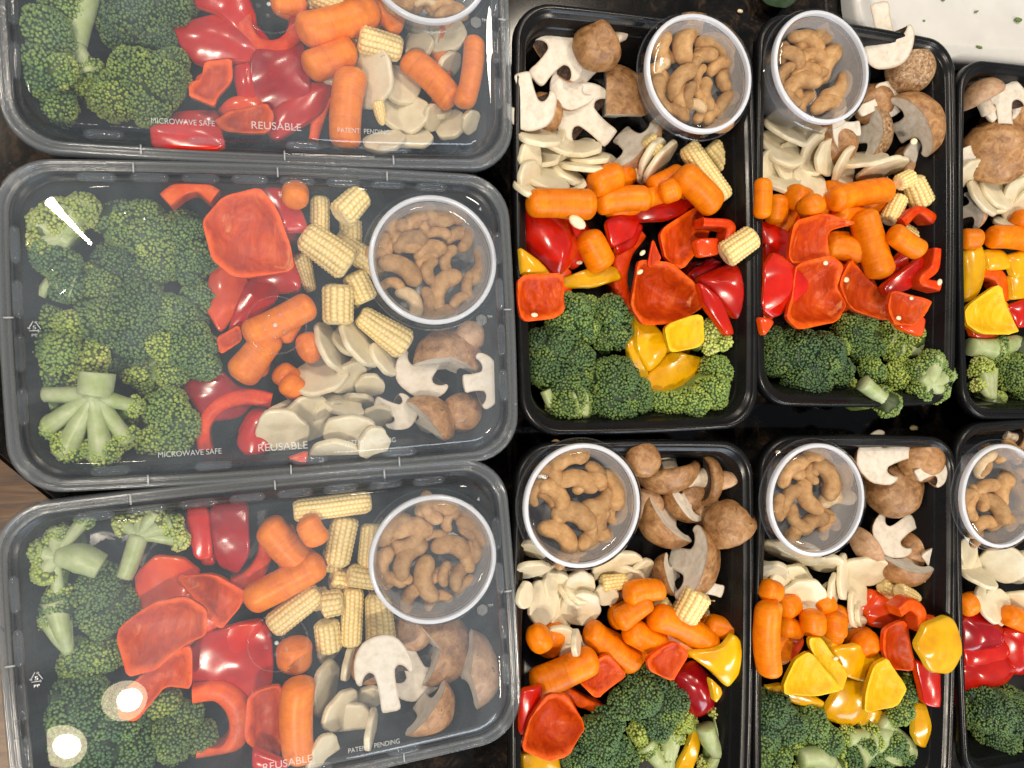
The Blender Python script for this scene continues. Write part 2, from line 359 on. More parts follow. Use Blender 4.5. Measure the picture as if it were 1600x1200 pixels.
def corn(x1, y1, x2, y2, r1, r2=None, tip=False, q=.72, dz=0., fixed=None):
    """end 1 is the cut end, end 2 is a tip when tip is set, else cut as well"""
    r2 = r2 or r1; sd = nseed(); rs = np.random.RandomState(sd)
    nr = 13; nv = nr * 6
    if dz == 0: dz = rs.uniform(-.003, .003)
    s0 = SC((x1 + x2) / 2, (y1 + y2) / 2, .035); L0 = math.hypot(x2 - x1, y2 - y1) * s0
    nk = max(4, int(L0 / .0021)); nu = nk * 5 + 1; ph = rs.uniform(0, 6.28)
    def build(z):
        a = PX(x1, y1, z - dz / 2); b = PX(x2, y2, z + dz / 2); s = SC((x1 + x2) / 2, (y1 + y2) / 2, z)
        ax = b - a; L = np.linalg.norm(ax); ax = ax / L
        side = nrm(np.cross(ax, ZV)); upx = np.cross(side, ax)
        th = np.arange(nv) * 2 * math.pi / nv; V = []; A = []
        for i in range(nu):
            t = i / (nu - 1); rr = (r1 * (1 - t) + r2 * t) * s
            if tip: rr *= math.sqrt(max(.02, 1 - max(0, (t - .45) / .56) ** 2.2))
            else: rr *= 1 - .22 * max(0, (t - .9) / .1) ** 2 - .2 * max(0, (.1 - t) / .1) ** 2
            row = np.abs(np.cos(th * nr / 2 + .15 * math.sin(9 * t + ph))); parity = np.floor((th * nr / 2 / math.pi) + .5) % 2
            kl = np.abs(np.sin(math.pi * (t * nk + .5 * parity + .12 * np.sin(3 * th))))
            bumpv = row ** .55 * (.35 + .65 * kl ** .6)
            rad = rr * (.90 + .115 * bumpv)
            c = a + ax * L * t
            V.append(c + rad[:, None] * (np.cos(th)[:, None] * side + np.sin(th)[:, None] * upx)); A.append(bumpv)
        V = np.vstack(V); A = np.concatenate(A)
        # cut ends: shallow ring and core
        e = []
        for c, rr, sg in ((a, r1 * s, -1), (b, (r2 * s if not tip else r2 * s * .15), 1)):
            for k, (f, o) in enumerate(((.62, .10), (.35, .02))):
                e.append(c + ax * sg * rr * o + f * rr * (np.cos(th)[:, None] * side + np.sin(th)[:, None] * upx) * (1 + .05 * np.cos(nr * th))[:, None])
            e.append((c + ax * sg * rr * -.03)[None])
        V = np.vstack([V] + e); A = np.concatenate([A, np.full(len(V) - len(A), .6)])
        return V, A
    (V, A), z = settle(build, .03, q, lidcap(), fixed=fixed)
    F = grid_faces(nu, nv); m = [0] * len(F); n = nu * nv; blk = 2 * nv + 1
    for base, start, rev in ((0, n, True), ((nu - 1) * nv, n + blk, False)):
        for j in range(nv):
            k = (j + 1) % nv
            q4 = [(base + j, base + k, start + k, start + j), (start + j, start + k, start + nv + k, start + nv + j), (start + nv + j, start + nv + k, start + 2 * nv)]
            for f in q4: F.append(f[::-1] if rev else f); m.append(1)
    if not tip: pass
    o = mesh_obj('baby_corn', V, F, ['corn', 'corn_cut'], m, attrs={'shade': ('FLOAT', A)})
    ph_ = 'tapering baby corn tip' if tip else 'cut baby corn piece'
    return reg(o, ph_, 'baby corn', (x1 + x2) / 2, (y1 + y2) / 2, 'baby corn pieces')

def chestnut(cx, cy, ra, rb=None, ang=0., flip=False, th=.0031, q=.62, fixed=None):
    rb = rb or ra * .9; sd = nseed(); rs = np.random.RandomState(sd); nv = 36
    flats = 1 + .05 * np.cos(2 * np.arange(nv) * 2 * math.pi / nv + rs.uniform(0, 6)) + .05 * np.cos(3 * np.arange(nv) * 2 * math.pi / nv + rs.uniform(0, 6)) + .03 * np.cos(7 * np.arange(nv) * 2 * math.pi / nv + rs.uniform(0, 6)) + rs.normal(0, .006, nv)
    def build(z):
        s = SC(cx, cy, z); c = PX(cx, cy, z); R = ra * s
        d = nrm(raydir(cx, cy)); e1 = nrm(RT - RT.dot(d) * d); e2 = np.cross(-d, e1)
        a = math.radians(ang); mj = math.cos(a) * e1 + math.sin(a) * e2; mn = -math.sin(a) * e1 + math.cos(a) * e2
        tau = math.acos(max(.12, min(1, (rb * s - th * .35) / R)))
        n1 = -d * math.cos(tau) + mn * math.sin(tau); n2 = -d * math.cos(tau) - mn * math.sin(tau)
        n = n1 if (n1[2] >= n2[2]) != flip else n2
        k = np.cross(n, mj); t = np.arange(nv) * 2 * math.pi / nv
        ring = (np.cos(t)[:, None] * mj + np.sin(t)[:, None] * k) * (R * flats)[:, None]
        V = []
        for f, h in ((.0, .5), (.5, .5), (.9, .5), (.975, .46), (1., .3), (1., -.3), (.975, -.46), (.9, -.5), (.5, -.5), (0., -.5)):
            V.append(c + ring * max(f, .01) + n * h * th)
        V = np.vstack(V); V = V + (wob(V - c, 200, sd) * .0004)[:, None] * n + (wob(V - c, 160, sd + 3) * .0004)[:, None] * mj
        return V, None
    (V, _), z = settle(build, .03, q, lidcap(), fixed=fixed)
    o = mesh_obj('water_chestnut_slice', V, grid_faces(10, nv), ['chestnut'])
    st = 'upright water chestnut slice' if rb / ra < .45 else ('flat round cream water chestnut slice' if rb / ra > .72 else 'tilted cream water chestnut slice')
    return reg(o, st, 'water chestnut', cx, cy, 'water chestnut slices')

def half_cap(cx, cy, r, mid, tilt=.45, span=180, **k): return mushroom('cap', cx, cy, r, mid - span / 2, mid + span / 2, tilt=tilt * 1.3, tdir=mid, **k)
def chaikin(p, k, it=2):
    p = np.asarray(p, float)
    for _ in range(it):
        q = np.roll(p, -1, 0); a = p * (1 - k) + q * k; b = p * k + q * (1 - k)
        p = np.empty((len(a) * 2, 2)); p[0::2] = a; p[1::2] = b
    return p
def resample(p, step):
    q = np.vstack([p, p[:1]]); d = np.r_[0, np.cumsum(np.linalg.norm(np.diff(q, axis=0), axis=1))]
    n = max(20, int(d[-1] / step)); t = np.linspace(0, d[-1], n, endpoint=False)
    return np.c_[np.interp(t, d, q[:, 0]), np.interp(t, d, q[:, 1])]
def edge_dist(pts, poly):
    a = poly; b = np.roll(poly, -1, 0); ab = b - a
    t = np.clip(((pts[:, None] - a) * ab).sum(2) / ((ab ** 2).sum(1) + 1e-15), 0, 1)
    return np.linalg.norm(pts[:, None] - (a + t[..., None] * ab), axis=2).min(1)
def inside(pts, poly):
    x, y = pts[:, 0], pts[:, 1]; r = np.zeros(len(pts), bool); n = len(poly)
    for i in range(n):
        x1, y1 = poly[i]; x2, y2 = poly[(i + 1) % n]
        c = ((y1 > y) != (y2 > y)) & (x < (x2 - x1) * (y - y1) / (y2 - y1 + 1e-15) + x1); r ^= c
    return r
_sk = catmull([(0, .72), (.25, .71), (.5, .64), (.74, .48), (.92, .24), (1.01, -.02), (.98, -.17), (.90, -.24), (.82, -.23)], 16)
_gi = catmull([(.82, -.23), (.76, -.13), (.62, -.03), (.47, -.01), (.36, -.08)], 8)[1:]
_st = catmull([(.36, -.08), (.33, -.2), (.31, -.42), (.31, -.66), (.33, -.84), (.27, -.94), (0, -.95)], 11)[1:]
MPROF = [tuple(q) for q in np.vstack([_sk, _gi, _st])]; MPROF[0] = (0, .72); MPROF[-1] = (0, -.95)
def cut_mesh(prof):
    w = np.vstack([np.array(prof), [(0, h) for h in np.arange(-.85, .7, .09)]]); npw = len(prof); x0, y0 = w.min(0); x1, y1 = w.max(0); G = np.stack(np.meshgrid(np.arange(x0, x1, .09), np.arange(y0, y1, .09)), -1).reshape(-1, 2)
    G = G[inside(G, w)]; G = G[edge_dist(G, w) > .045]; A = np.vstack([w, G]); n = len(w)
    vo, eo, fo, ov, _, _ = geometry.delaunay_2d_cdt([Vector(q) for q in A], [], [list(range(n))], 1, 1e-6)
    vo = np.array([tuple(v) for v in vo]); vo[:, 0] = np.maximum(vo[:, 0], 0)
    w = w[:npw]
    dd = edge_dist(vo, np.vstack([w[:1] + [[-.5, 0]], w, w[-1:] + [[-.5, 0]]])); return vo, [tuple(f) for f in fo], dd
CUTM = []
def mushroom(mode, *p, skin='mushroom_skin', thin=1., q=.6, fixed=None, wup=.45, tilt=0., tdir=0., stem=1.):
    """mode cut/round: apex px, foot px, cap radius px.  mode cap: centre px, radius px, wedge a0, a1"""
    if not CUTM: CUTM.append(cut_mesh(MPROF))
    cv, cf, cdist = CUTM[0]
    sd = nseed(); rs = np.random.RandomState(sd)
    prof = [(r, h) for r, h in MPROF]
    npf = len(prof); stemk = stem
    if mode == 'cap':
        cx, cy, r, a0, a1 = p; full = a1 - a0 >= 359
    else:
        ax_, ay_, fx, fy, r = p; cx, cy = (ax_ + fx) / 2, (ay_ + fy) / 2; a0, a1 = 0, 180; full = False
    na = max(8, int((a1 - a0) / 9)) + 1
    if mode == 'cut':
        f1, f2 = .80, 1.25
    def build(z):
        s = SC(cx, cy, z); n, e1, e2 = frame(cx, cy, wup)
        if mode == 'cap':
            R = r * s; t = math.radians(tdir); td = math.cos(t) * e1 + math.sin(t) * e2
            A = nrm(n * math.cos(tilt) + td * math.sin(tilt)); x = nrm(e1 - e1.dot(A) * A); y = np.cross(A, x)
            C = PX(cx, cy, z); hs = .8
            dirs = [math.cos(math.radians(a)) * x + math.sin(math.radians(a)) * y for a in np.linspace(a0, a1, na)]
        else:
            pa, pf = PX(ax_, ay_, z), PX(fx, fy, z); A = nrm(pa - pf); R = r * s
            n2 = nrm(n - n.dot(A) * A); mdir = np.cross(n2, A); sg = -1 if mode == 'cut' else 1
            L = np.linalg.norm(pa - pf); hs = L / R
            C = pf + A * L * (.95 / 1.69)
            hs = hs / 1.69
            dirs = [math.cos(a) * mdir + sg * thin * math.sin(a) * n2 for a in np.linspace(0, math.pi, na)]
        V = []
        for i, dv in enumerate(dirs):
            for (pr, ph) in prof:
                st = stemk if ph < -.05 and pr < .6 else 1.
                V.append(C + dv * pr * R + A * ph * R * hs * st)
        if not full:
            for dv, sg2 in ((dirs[0], 1), (dirs[-1], -1)):
                nn = nrm(np.cross(dv, A)) * sg2; dz_ = (wob(np.c_[cv, cv[:, :1] * 0], 5, sd + 7) * .022 + wob(np.c_[cv, cv[:, :1] * 0], 14, sd + 8) * .012) * R * np.clip(cdist / .1, 0, 1)
                for (pr, ph), q_ in zip(cv, dz_):
                    st = stemk if ph < -.05 and pr < .6 else 1.
                    V.append(C + dv * pr * R + A * ph * R * hs * st + nn * q_)
        V = np.array(V)
        j = wob(V - C, 3.0 / R, sd) * .05 + wob(V - C, 7.0 / R, sd + 1) * .025
        V = V + (V - C) * j[:, None]
        return V, (n, A)
    (V, _), z = settle(build, .032, q, lidcap(), fixed=fixed)
    F = []; m = []
    for i in range(na - 1):
        for k in range(npf - 1):
            f = (i * npf + k, i * npf + k + 1, (i + 1) * npf + k + 1, (i + 1) * npf + k)
            F.append(f); m.append(0 if k < 15 else (2 if k < 22 else 3))
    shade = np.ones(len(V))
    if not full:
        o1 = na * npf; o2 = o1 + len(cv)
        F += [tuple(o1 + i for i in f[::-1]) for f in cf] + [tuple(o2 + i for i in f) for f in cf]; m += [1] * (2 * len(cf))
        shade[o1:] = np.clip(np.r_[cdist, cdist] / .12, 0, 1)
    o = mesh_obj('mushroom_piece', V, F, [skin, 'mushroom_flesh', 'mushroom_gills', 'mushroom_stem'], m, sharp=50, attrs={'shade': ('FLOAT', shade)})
    look = {'cut': 'white cut mushroom slice showing gills', 'round': 'brown mushroom half with its stem', 'cap': 'brown mushroom cap piece'}[mode]
    if skin.endswith('scaly'): look = 'speckled ' + look
    if skin.endswith('pale'): look = 'pale ' + look.replace('brown ', '')
    return reg(o, look, 'mushroom', cx, cy, 'mushroom pieces')

def pepper(col, mode, poly, dome=.45, t=.0042, tilt=(0, 0), k=.13, q=.62, fixed=None, rib=0.):
    if mode == 'flesh' and q == .62: q = .985
    poly = np.asarray(poly, float); poly = poly.mean(0) + (poly - poly.mean(0)) * 1.05
    sd = nseed(); rs = np.random.RandomState(sd); pc = np.mean(poly, 0)
    base = chaikin(poly, k); base = base + rs.normal(0, .35, base.shape)
    cache = {}
    def topo():
        w = np.array([PX(x, y, .04)[:2] for x, y in base]); w = resample(w, .0011)
        if (np.roll(w, -1, 0)[:, 0] * w[:, 1] - w[:, 0] * np.roll(w, -1, 0)[:, 1]).sum() > 0: w = w[::-1]
        n = len(w); pts = [w]; tan = np.roll(w, -1, 0) - np.roll(w, 1, 0); nin = np.c_[-tan[:, 1], tan[:, 0]]; nin /= np.linalg.norm(nin, axis=1)[:, None]
        offs = (.0006, .0016)
        for o in offs:
            c = w + nin * o; ok = inside(c, w); d = edge_dist(c, w); pts.append(c[ok & (d > .93 * o)])
        x0, y0 = w.min(0); x1, y1 = w.max(0); g = .0015
        G = np.stack(np.meshgrid(np.arange(x0, x1, g), np.arange(y0, y1, g)), -1).reshape(-1, 2) + rs.uniform(-.0003, .0003, (len(np.arange(x0, x1, g)) * len(np.arange(y0, y1, g)), 2))
        G = G[inside(G, w)]; G = G[edge_dist(G, w) > offs[-1] + .0009]; pts.append(G)
        A = np.vstack(pts)
        vo, eo, fo, ov, oe, of = geometry.delaunay_2d_cdt([Vector(p) for p in A], [], [list(range(n))], 1, 1e-7)
        vo = np.array([tuple(v) for v in vo]); rim = [None] * n
        for i, l in enumerate(ov):
            for j in l:
                if j < n: rim[j] = i
        cache['t'] = (vo, [tuple(f) for f in fo], [r for r in rim if r is not None], edge_dist(vo, w), w)
    topo()
    vo, fo, rim, D, w = cache['t']; dm = max(D.max(), 1e-4); cen = vo.mean(0)
    Q = vo - cen; ev, E = np.linalg.eigh(Q.T @ Q); pa = rs.uniform(-.5, .5) + math.atan2(E[1, 0], E[0, 0]) + (math.pi / 2 if rs.rand() < .3 else 0)
    bd = np.array([math.cos(pa), math.sin(pa)]); od = np.array([-bd[1], bd[0]]); S1 = Q @ bd; S2 = Q @ od; sm = max(np.abs(S1).max(), 1e-4); sm2 = max(np.abs(S2).max(), 1e-4)
    rimw = t * np.clip(.18 + .95 * (S1 / sm) ** 2 + .25 * wob(np.c_[Q, Q[:, :1] * 0], 350, sd + 9), .12, 1.2)
    RIMA = np.clip((rimw - D) / .0011 + .5, 0, 1)
    def build(z):
        s = (CAMZ - z) / (CAMZ - .04); xy = vo * s; c = cen * s; d = D * s
        tl = (xy - c) @ np.array(tilt)
        p3 = np.c_[xy, np.zeros(len(xy))]
        und = wob(p3, 120, sd) * .0010 + wob(p3, 300, sd + 4) * (.00035 if mode == 'skin' else .0008) + (rib * np.cos(p3[:, 0] * 900 + p3[:, 1] * 500) if rib else 0)
        bev = -.0005 * np.clip(1 - d / .0006, 0, 1)
        if mode == 'skin':
            u = np.clip(d / dm, 0, 1); wd = max(0., dome - .32) * 1.25
            hh = wd * dm * (1 - (1 - u) ** 2) - (.30 * sm * (S1 / sm) ** 2 + .08 * sm2 * (S2 / sm2) ** 2) * s; hh = hh - hh.min(); zt = hh + bev + und * np.clip(d / .002, .5, 1); zb = hh - t
        else:
            u = np.clip((d - rimw) / max(dm - .6 * t, 1e-4), 0, 1); dep = dome * .75 * dm
            hh = (.24 * sm * (S1 / sm) ** 2 + .05 * sm2 * (S2 / sm2) ** 2) * s
            zt = hh - dep * (1 - (1 - u) ** 2) + bev + und * np.clip((d - .5 * t) / .003, .3, 1) + (1 - RIMA) * (wob(p3, 900, sd + 2) * .0005 - .0004)
            u2 = np.clip(d / dm, 0, 1); zb = np.minimum(hh - dep * (1 - (1 - u2) ** 2) - .8 * t, zt - .0012)
        def fin(zz):
            f = (CAMZ - z - tl) / (CAMZ - z); return np.c_[xy * f[:, None], z + tl + zz]
        return np.vstack([fin(zt), fin(zb)]), d
    (V, d), z = settle(build, .035, q, lidcap(), fixed=fixed)
    n = len(vo); F = []; m = []
    for f in fo:
        F.append(f); m.append(0 if mode == 'skin' else 2)
        F.append(tuple(n + i for i in f[::-1])); m.append(2 if mode == 'skin' else 0)
    for i in range(len(rim)):
        a, b = rim[i], rim[(i + 1) % len(rim)]; F.append((a, n + a, n + b, b)); m.append(1 if mode == 'skin' else 0)
    o = mesh_obj('bell_pepper_piece', V, F, ['pepper_skin_' + col, 'pepper_flesh_' + col, 'pepper_inner_' + col], m, sharp=50, attrs={'rim': ('FLOAT', np.r_[RIMA, RIMA])})
    cn = {'red': 'red', 'crimson': 'dark crimson', 'orange': 'orange-red', 'yellow': 'yellow'}[col]
    look = f'glossy {cn} bell pepper piece' if mode == 'skin' else f'inside-up {cn} bell pepper piece'
    return reg(o, look, 'bell pepper', pc[0], pc[1], 'bell pepper pieces')

def curl(col, line, wpx, h=.011, flip=False, q=.5, fixed=None):
    """a cut strip of pepper wall standing on edge"""
    sd = nseed(); L = catmull(line, max(14, len(line) * 6)); pc = L.mean(0)
    rr = 1 + .12 * np.cos(np.linspace(0, 7, len(L)) + sd)
    def build(z):
        C = np.array([PX(x, y, z) for x, y in L]); s = SC(pc[0], pc[1], z); T = np.gradient(C, axis=0); V = []
        for i in range(len(C)):
            t = nrm(T[i]); sdv = nrm(np.cross(t, ZV)) * (-1 if flip else 1); wv = wpx * s * rr[i]
            for x, y in ((-1, -h), (-1, -.5 * wv), (-.85, -.16 * wv), (-.5, 0), (0, .05 * wv), (.5, 0), (.85, -.16 * wv), (1, -.5 * wv), (1, -h)):
                V.append(C[i] + sdv * x * wv + ZV * y)
        V = np.array(V); V[:, 2] += wob(V * [1, 1, 0], 160, sd) * .0012; return V, None
    (V, _), z = settle(build, .04, q, lidcap(), fixed=fixed)
    n = len(L); F = grid_faces(n, 9); m = []
    for i in range(n - 1):
        m += [0, 0, 1, 1, 1, 1, 2, 2, 1]
    F.append(list(range(9))); F.append([(n - 1) * 9 + j for j in range(9)][::-1]); m += [1, 1]
    o = mesh_obj('bell_pepper_piece', V, F, ['pepper_skin_' + col, 'pepper_flesh_' + col, 'pepper_inner_' + col], m, sharp=55)
    cn = {'red': 'red', 'crimson': 'dark crimson', 'orange': 'orange-red', 'yellow': 'yellow'}[col]
    return reg(o, f'curled strip of {cn} bell pepper', 'bell pepper', pc[0], pc[1], 'bell pepper pieces')

TONES = np.array([[.044, .104, .046], [.092, .170, .050], [.185, .275, .058], [.33, .41, .074], [.50, .53, .16]])
def tonecol(t):
    t = np.clip(t, 0, 1) * (len(TONES) - 1); i = np.minimum(t.astype(int), len(TONES) - 2); f = (t - i)[:, None]
    return TONES[i] * (1 - f) + TONES[i + 1] * f
# one bud: a small dome of 15 triangles
_b = [(0, 0, 1)] + [(.78 * math.cos(a), .78 * math.sin(a), .62) for a in np.arange(5) * 1.2566] + [(math.cos(a + .63), math.sin(a + .63), -.25) for a in np.arange(5) * 1.2566]
BUDV = np.array(_b); BUDF = [(0, 1 + i, 1 + (i + 1) % 5) for i in range(5)]
for i in range(5): BUDF += [(1 + i, 6 + i, 1 + (i + 1) % 5), (1 + (i + 1) % 5, 6 + i, 6 + (i + 1) % 5)]
BUDF = np.array(BUDF)
def ico(n=2):
    import bmesh
    bm = bmesh.new(); bmesh.ops.create_icosphere(bm, subdivisions=n, radius=1); V = np.array([v.co[:] for v in bm.verts]); F = np.array([[v.index for v in f.verts] for f in bm.faces]); bm.free(); return V, F
ICOV, ICOF = ico(3)
def broccoli(lobes, stems=(), tone=.3, q=.5, fixed=None, up=.0, base=True, bud=.00092):
    """lobes: (x, y, r px [, tone]); stems: polylines of (x, y, r px) lying on view side"""
    sd = nseed(); rs = np.random.RandomState(sd)
    lob = [(l[0], l[1], l[2], l[3] if len(l) > 3 else tone) for l in lobes]
    W = sum(l[2] ** 2 for l in lob); cx = sum(l[0] * l[2] ** 2 for l in lob) / W; cy = sum(l[1] * l[2] ** 2 for l in lob) / W
    rmax = max(l[2] for l in lob); ext = max(math.hypot(l[0] - cx, l[1] - cy) + l[2] for l in lob)
    zj = rs.uniform(-.0022, .0022, len(lob)); ff = .3 if stems else 1.; tshift = rs.uniform(-.06, .06)
    lob = [(x, y, r * (1.18 if stems and r < 23 else .97), t + tshift) for x, y, r, t in lob]
    def spheres(z):
        S = []
        for li_, (x, y, r, t) in enumerate(lob):
            s = SC(x, y, z); dd = math.hypot(x - cx, y - cy); zz = z + (rmax - r) * s * .55 - ff * .0030 * (dd / 20) ** 1.2 + zj[li_]
            S.append((PX(x, y, zz), r * SC(x, y, zz) * 1.0, t))
        return S
    def build(z):
        return np.vstack([c + ICOV * r for c, r, t in spheres(z)]), None
    _, z = settle(build, .03, q, lidcap(), fixed=fixed)
    S = spheres(z)
    root = empty('broccoli_floret', (PX(cx, cy, z)[0], PX(cx, cy, z)[1], max(.004, z - .03)))
    PV, PN, PT, PB = [], [], [], []; BV, BF, BC = [], [], []; off = 0
    cs = np.array([c for c, r, t in S]); rads = np.array([r for c, r, t in S])
    for li, (c, r, t) in enumerate(S):
        nn = max(8, int(4 * math.pi * r * r / (bud * 1.72) ** 2)); i = np.arange(nn) + .5
        ph = np.arccos(1 - 2 * i / nn); th = math.pi * (1 + 5 ** .5) * i
        D = np.c_[np.cos(th) * np.sin(ph), np.sin(th) * np.sin(ph), np.cos(ph)]
        D = D + rs.normal(0, .35 * bud * 1.6 / r, D.shape); D /= np.linalg.norm(D, axis=1)[:, None]
        # sub clumps
        nc = max(7, int(26 * (r / .012) ** 1.2)); K = rs.normal(size=(nc, 3)); K /= np.linalg.norm(K, axis=1)[:, None]
        def disp(D):
            dot = D @ K.T; best = dot.max(1); idx = dot.argmax(1); ang = np.arccos(np.clip(best, -1, 1)); a0 = 2.0 / math.sqrt(nc)
            return 1 - np.clip(ang / a0, 0, 1.2) ** 2, idx
        dv, idx = disp(D); ctone = rs.normal(0, .08, nc)
        rr = r * (.90 + .13 * dv); X = c + D * rr[:, None]
        ok = D[:, 2] > -.45
        if stems:
            tp = PX(stems[0][-1][0], stems[0][-1][1], c[2] + .3 * r); dl = nrm(c - tp)
            if lob[li][2] < 27: ok &= (D @ dl > -.4)
        for j in range(len(S)):
            if j != li: ok &= np.linalg.norm(X - cs[j], axis=1) > rads[j] * .95
        edge = np.clip((.55 - D[:, 2]) * .28, 0, .22)
        tt = t + ctone[idx] + edge + rs.normal(0, .05, nn) + .06 * dv
        PV.append(X[ok]); PN.append(D[ok]); PT.append(tt[ok]); PB.append(bud * np.clip(rs.normal(1, .14, ok.sum()), .7, 1.4) * (1.12 if t > .6 else 1.))
        bd, _ = disp(ICOV); BV.append(c + ICOV * (r * (.87 + .12 * bd))[:, None]); BF.append(ICOF + off); off += len(ICOV)
        BC.append(tonecol(np.full(len(ICOV), t - .12)) * .35)  # lobe under the buds darkened, gap shade put into its colour
    X = np.vstack(PV); Nn = np.vstack(PN); tt = np.concatenate(PT); bs = np.concatenate(PB); n = len(X)
    a = np.cross(Nn, [0.31, .2, .93]); a /= np.linalg.norm(a, axis=1)[:, None] + 1e-9; b = np.cross(Nn, a)
    rot = rs.uniform(0, 6.28, n); ca, sa = np.cos(rot)[:, None], np.sin(rot)[:, None]; a, b = a * ca + b * sa, b * ca - a * sa
    BVv = X[:, None] + bs[:, None, None] * (BUDV[None, :, 0:1] * a[:, None] + BUDV[None, :, 1:2] * b[:, None] + 1.15 * BUDV[None, :, 2:3] * Nn[:, None])
    VV = np.vstack([BVv.reshape(-1, 3)] + BV); FF = np.vstack([(BUDF[None] + 11 * np.arange(n)[:, None, None]).reshape(-1, 3)] + [f + 11 * n for f in BF])
    bc = tonecol(tt); grad = np.array([1.25] + [1.] * 5 + [.45] * 5)  # bud tips lightened and feet darkened, shade between buds painted in
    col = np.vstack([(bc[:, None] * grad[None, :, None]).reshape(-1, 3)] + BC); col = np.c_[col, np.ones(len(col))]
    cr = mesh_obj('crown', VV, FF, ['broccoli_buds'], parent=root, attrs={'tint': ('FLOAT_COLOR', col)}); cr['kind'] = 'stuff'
    # stalk: hidden trunk with a branch to each lobe, plus the visible stems
    parts = []
    if base:
        foot = PX(cx, cy, max(.005, z - .032)); mid = PX(cx, cy, z - .012)
        foot = np.array([PX(cx, cy, z)[0], PX(cx, cy, z)[1], max(.005, z - .03)])
        mid = foot * .5 + PX(cx, cy, z) * .5
        parts.append((catmull([foot, mid], 6), np.linspace(.008, .006, 6)))
        for (c, r, t) in S: parts.append((catmull([mid, (mid + c) / 2 - ZV * .001, c], 8), np.linspace(.005, max(.003, r * .45), 8)))
    nvis = len(parts)
    if stems:
        st = stems[0]; zs = z + up + .0015
        C = catmull([PX(x, y, zs) for x, y, r in st], 14)
        R = np.interp(np.linspace(0, len(st) - 1, 14), range(len(st)), [r * SC(st[0][0], st[0][1], z) for x, y, r in st]); parts.append((C, R))
        te = C[-1]; tr = R[-1]
        for (c, r, t) in S:
            e = c + nrm(c - te) * r * .35 + ZV * r * .25; mid = (te * .5 + e * .5) + ZV * .0012
            parts.append((catmull([te - nrm(e - te) * tr * .3, mid, e], 12), np.interp(np.linspace(0, 1, 12), [0, .35, .75, 1], [tr * .72, max(tr * .52, r * .5), r * .62, r * .8])))
    V, F, Cc, o = [], [], [], 0
    for i, (C, R) in enumerate(parts):
        v, f = tube(C, R, 14, .12, sd + i); V.append(v); F += [tuple(k + o for k in q_) for q_ in f]; o += len(v)
        vis = i >= nvis
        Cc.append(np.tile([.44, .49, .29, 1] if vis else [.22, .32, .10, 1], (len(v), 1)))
    mesh_obj('stalk', np.vstack(V), F, ['broccoli_stalk'], parent=root, attrs={'tint': ('FLOAT_COLOR', np.vstack(Cc))})
    mt = sum(l[3] * l[2] ** 2 for l in lob) / W
    size = 'large' if ext > 62 else ('small' if ext < 38 else 'medium')
    tn = 'dark green' if mt < .3 else ('pale yellow-green' if mt > .55 else 'mid green')
    look = f'{size} {tn} broccoli floret' + (' showing its stalk' if stems else '')
    return reg(root, look, 'broccoli', cx, cy, 'broccoli florets')

def cashew(cx, cy, ln, ang, pale=False, zmax=None, q=.72, fixed=None):
    sd = nseed(); rs = np.random.RandomState(sd); nu, nv = 15, 12
    tot = math.radians(rs.uniform(115, 160)); fat = rs.uniform(.200, .235); ta = rs.uniform(-.25, .25); tb = rs.uniform(-.35, .35)
    def build(z):
        s = SC(cx, cy, z); n, e1, e2 = frame(cx, cy, .6); c0 = PX(cx, cy, z); a = math.radians(ang)
        n = nrm(n + ta * e1 + tb * e2); e1 = nrm(e1 - e1.dot(n) * n); e2 = np.cross(n, e1)
        x = math.cos(a) * e1 + math.sin(a) * e2; y = -math.sin(a) * e1 + math.cos(a) * e2
        L = ln * s * 1.06; Rr = L / (2 * math.sin(tot / 2)) * .86; V = []
        th = np.arange(nv) * 2 * math.pi / nv
        for i in range(nu):
            t = i / (nu - 1); u = (1 - math.cos(math.pi * t)) / 2; g = (u - .5) * tot
            c = c0 + x * Rr * math.sin(g) + y * Rr * (math.cos(g) - .5 - .5 * math.cos(tot / 2))
            rad = nrm(x * math.sin(g) + y * math.cos(g)); e = min(u, 1 - u) * 2
            k = (1 - (1 - min(1, e / .42)) ** 2.3) ** .5 * (.86 + .2 * u + .12 * math.sin(math.pi * u))
            V.append(c + L * fat * max(k, .03) * ((np.cos(th) * (1 - .22 * np.exp(-((th - math.pi) / .5) ** 2)))[:, None] * rad + .88 * np.sin(th)[:, None] * n))
        V = np.vstack(V); V = V + (wob(V - c0, 260, sd) * .0005 + wob(V - c0, 700, sd + 1) * .0003)[:, None] * np.array([nrm(v) for v in V - c0])
        return np.vstack([V, V[:nv].mean(0), V[-nv:].mean(0)]), None
    (V, _), z = settle(build, .03, q, zmax, fixed=fixed)
    F = grid_faces(nu, nv); n = nu * nv
    for j in range(nv): F.append((n, (j + 1) % nv, j)); F.append((n + 1, (nu - 1) * nv + j, (nu - 1) * nv + (j + 1) % nv))
    o = mesh_obj('cashew', V, F, ['cashew_pale' if pale else 'cashew'])
    return reg(o, 'pale split cashew' if pale else 'roasted cashew', 'cashew', cx, cy, 'cashews')

def seed(cx, cy, r=6, z=None, ang=0, flat=.6):
    def build(zz):
        s = SC(cx, cy, zz); c = PX(cx, cy, zz); a = math.radians(ang); R = r * s
        x = np.array([math.cos(a), math.sin(a), 0]); y = np.array([-math.sin(a), math.cos(a), 0])
        V0 = ICOV2; V = c + R * (V0[:, 0:1] * x + flat * V0[:, 1:2] * y + .4 * V0[:, 2:3] * ZV); V = V + (wob(V - c, 900, int(cx)) * R * .12)[:, None] * nrm(V - c)
        return V, None
    (V, _), z = settle(build, .04, .9, lidcap(), bury=.0004, fixed=z)
    o = mesh_obj('pepper_seed', V, ICOF2, ['seed'])
    return reg(o, 'small cream pepper seed', 'seed', cx, cy, 'pepper seeds')
ICOV2, ICOF2 = ico(2)
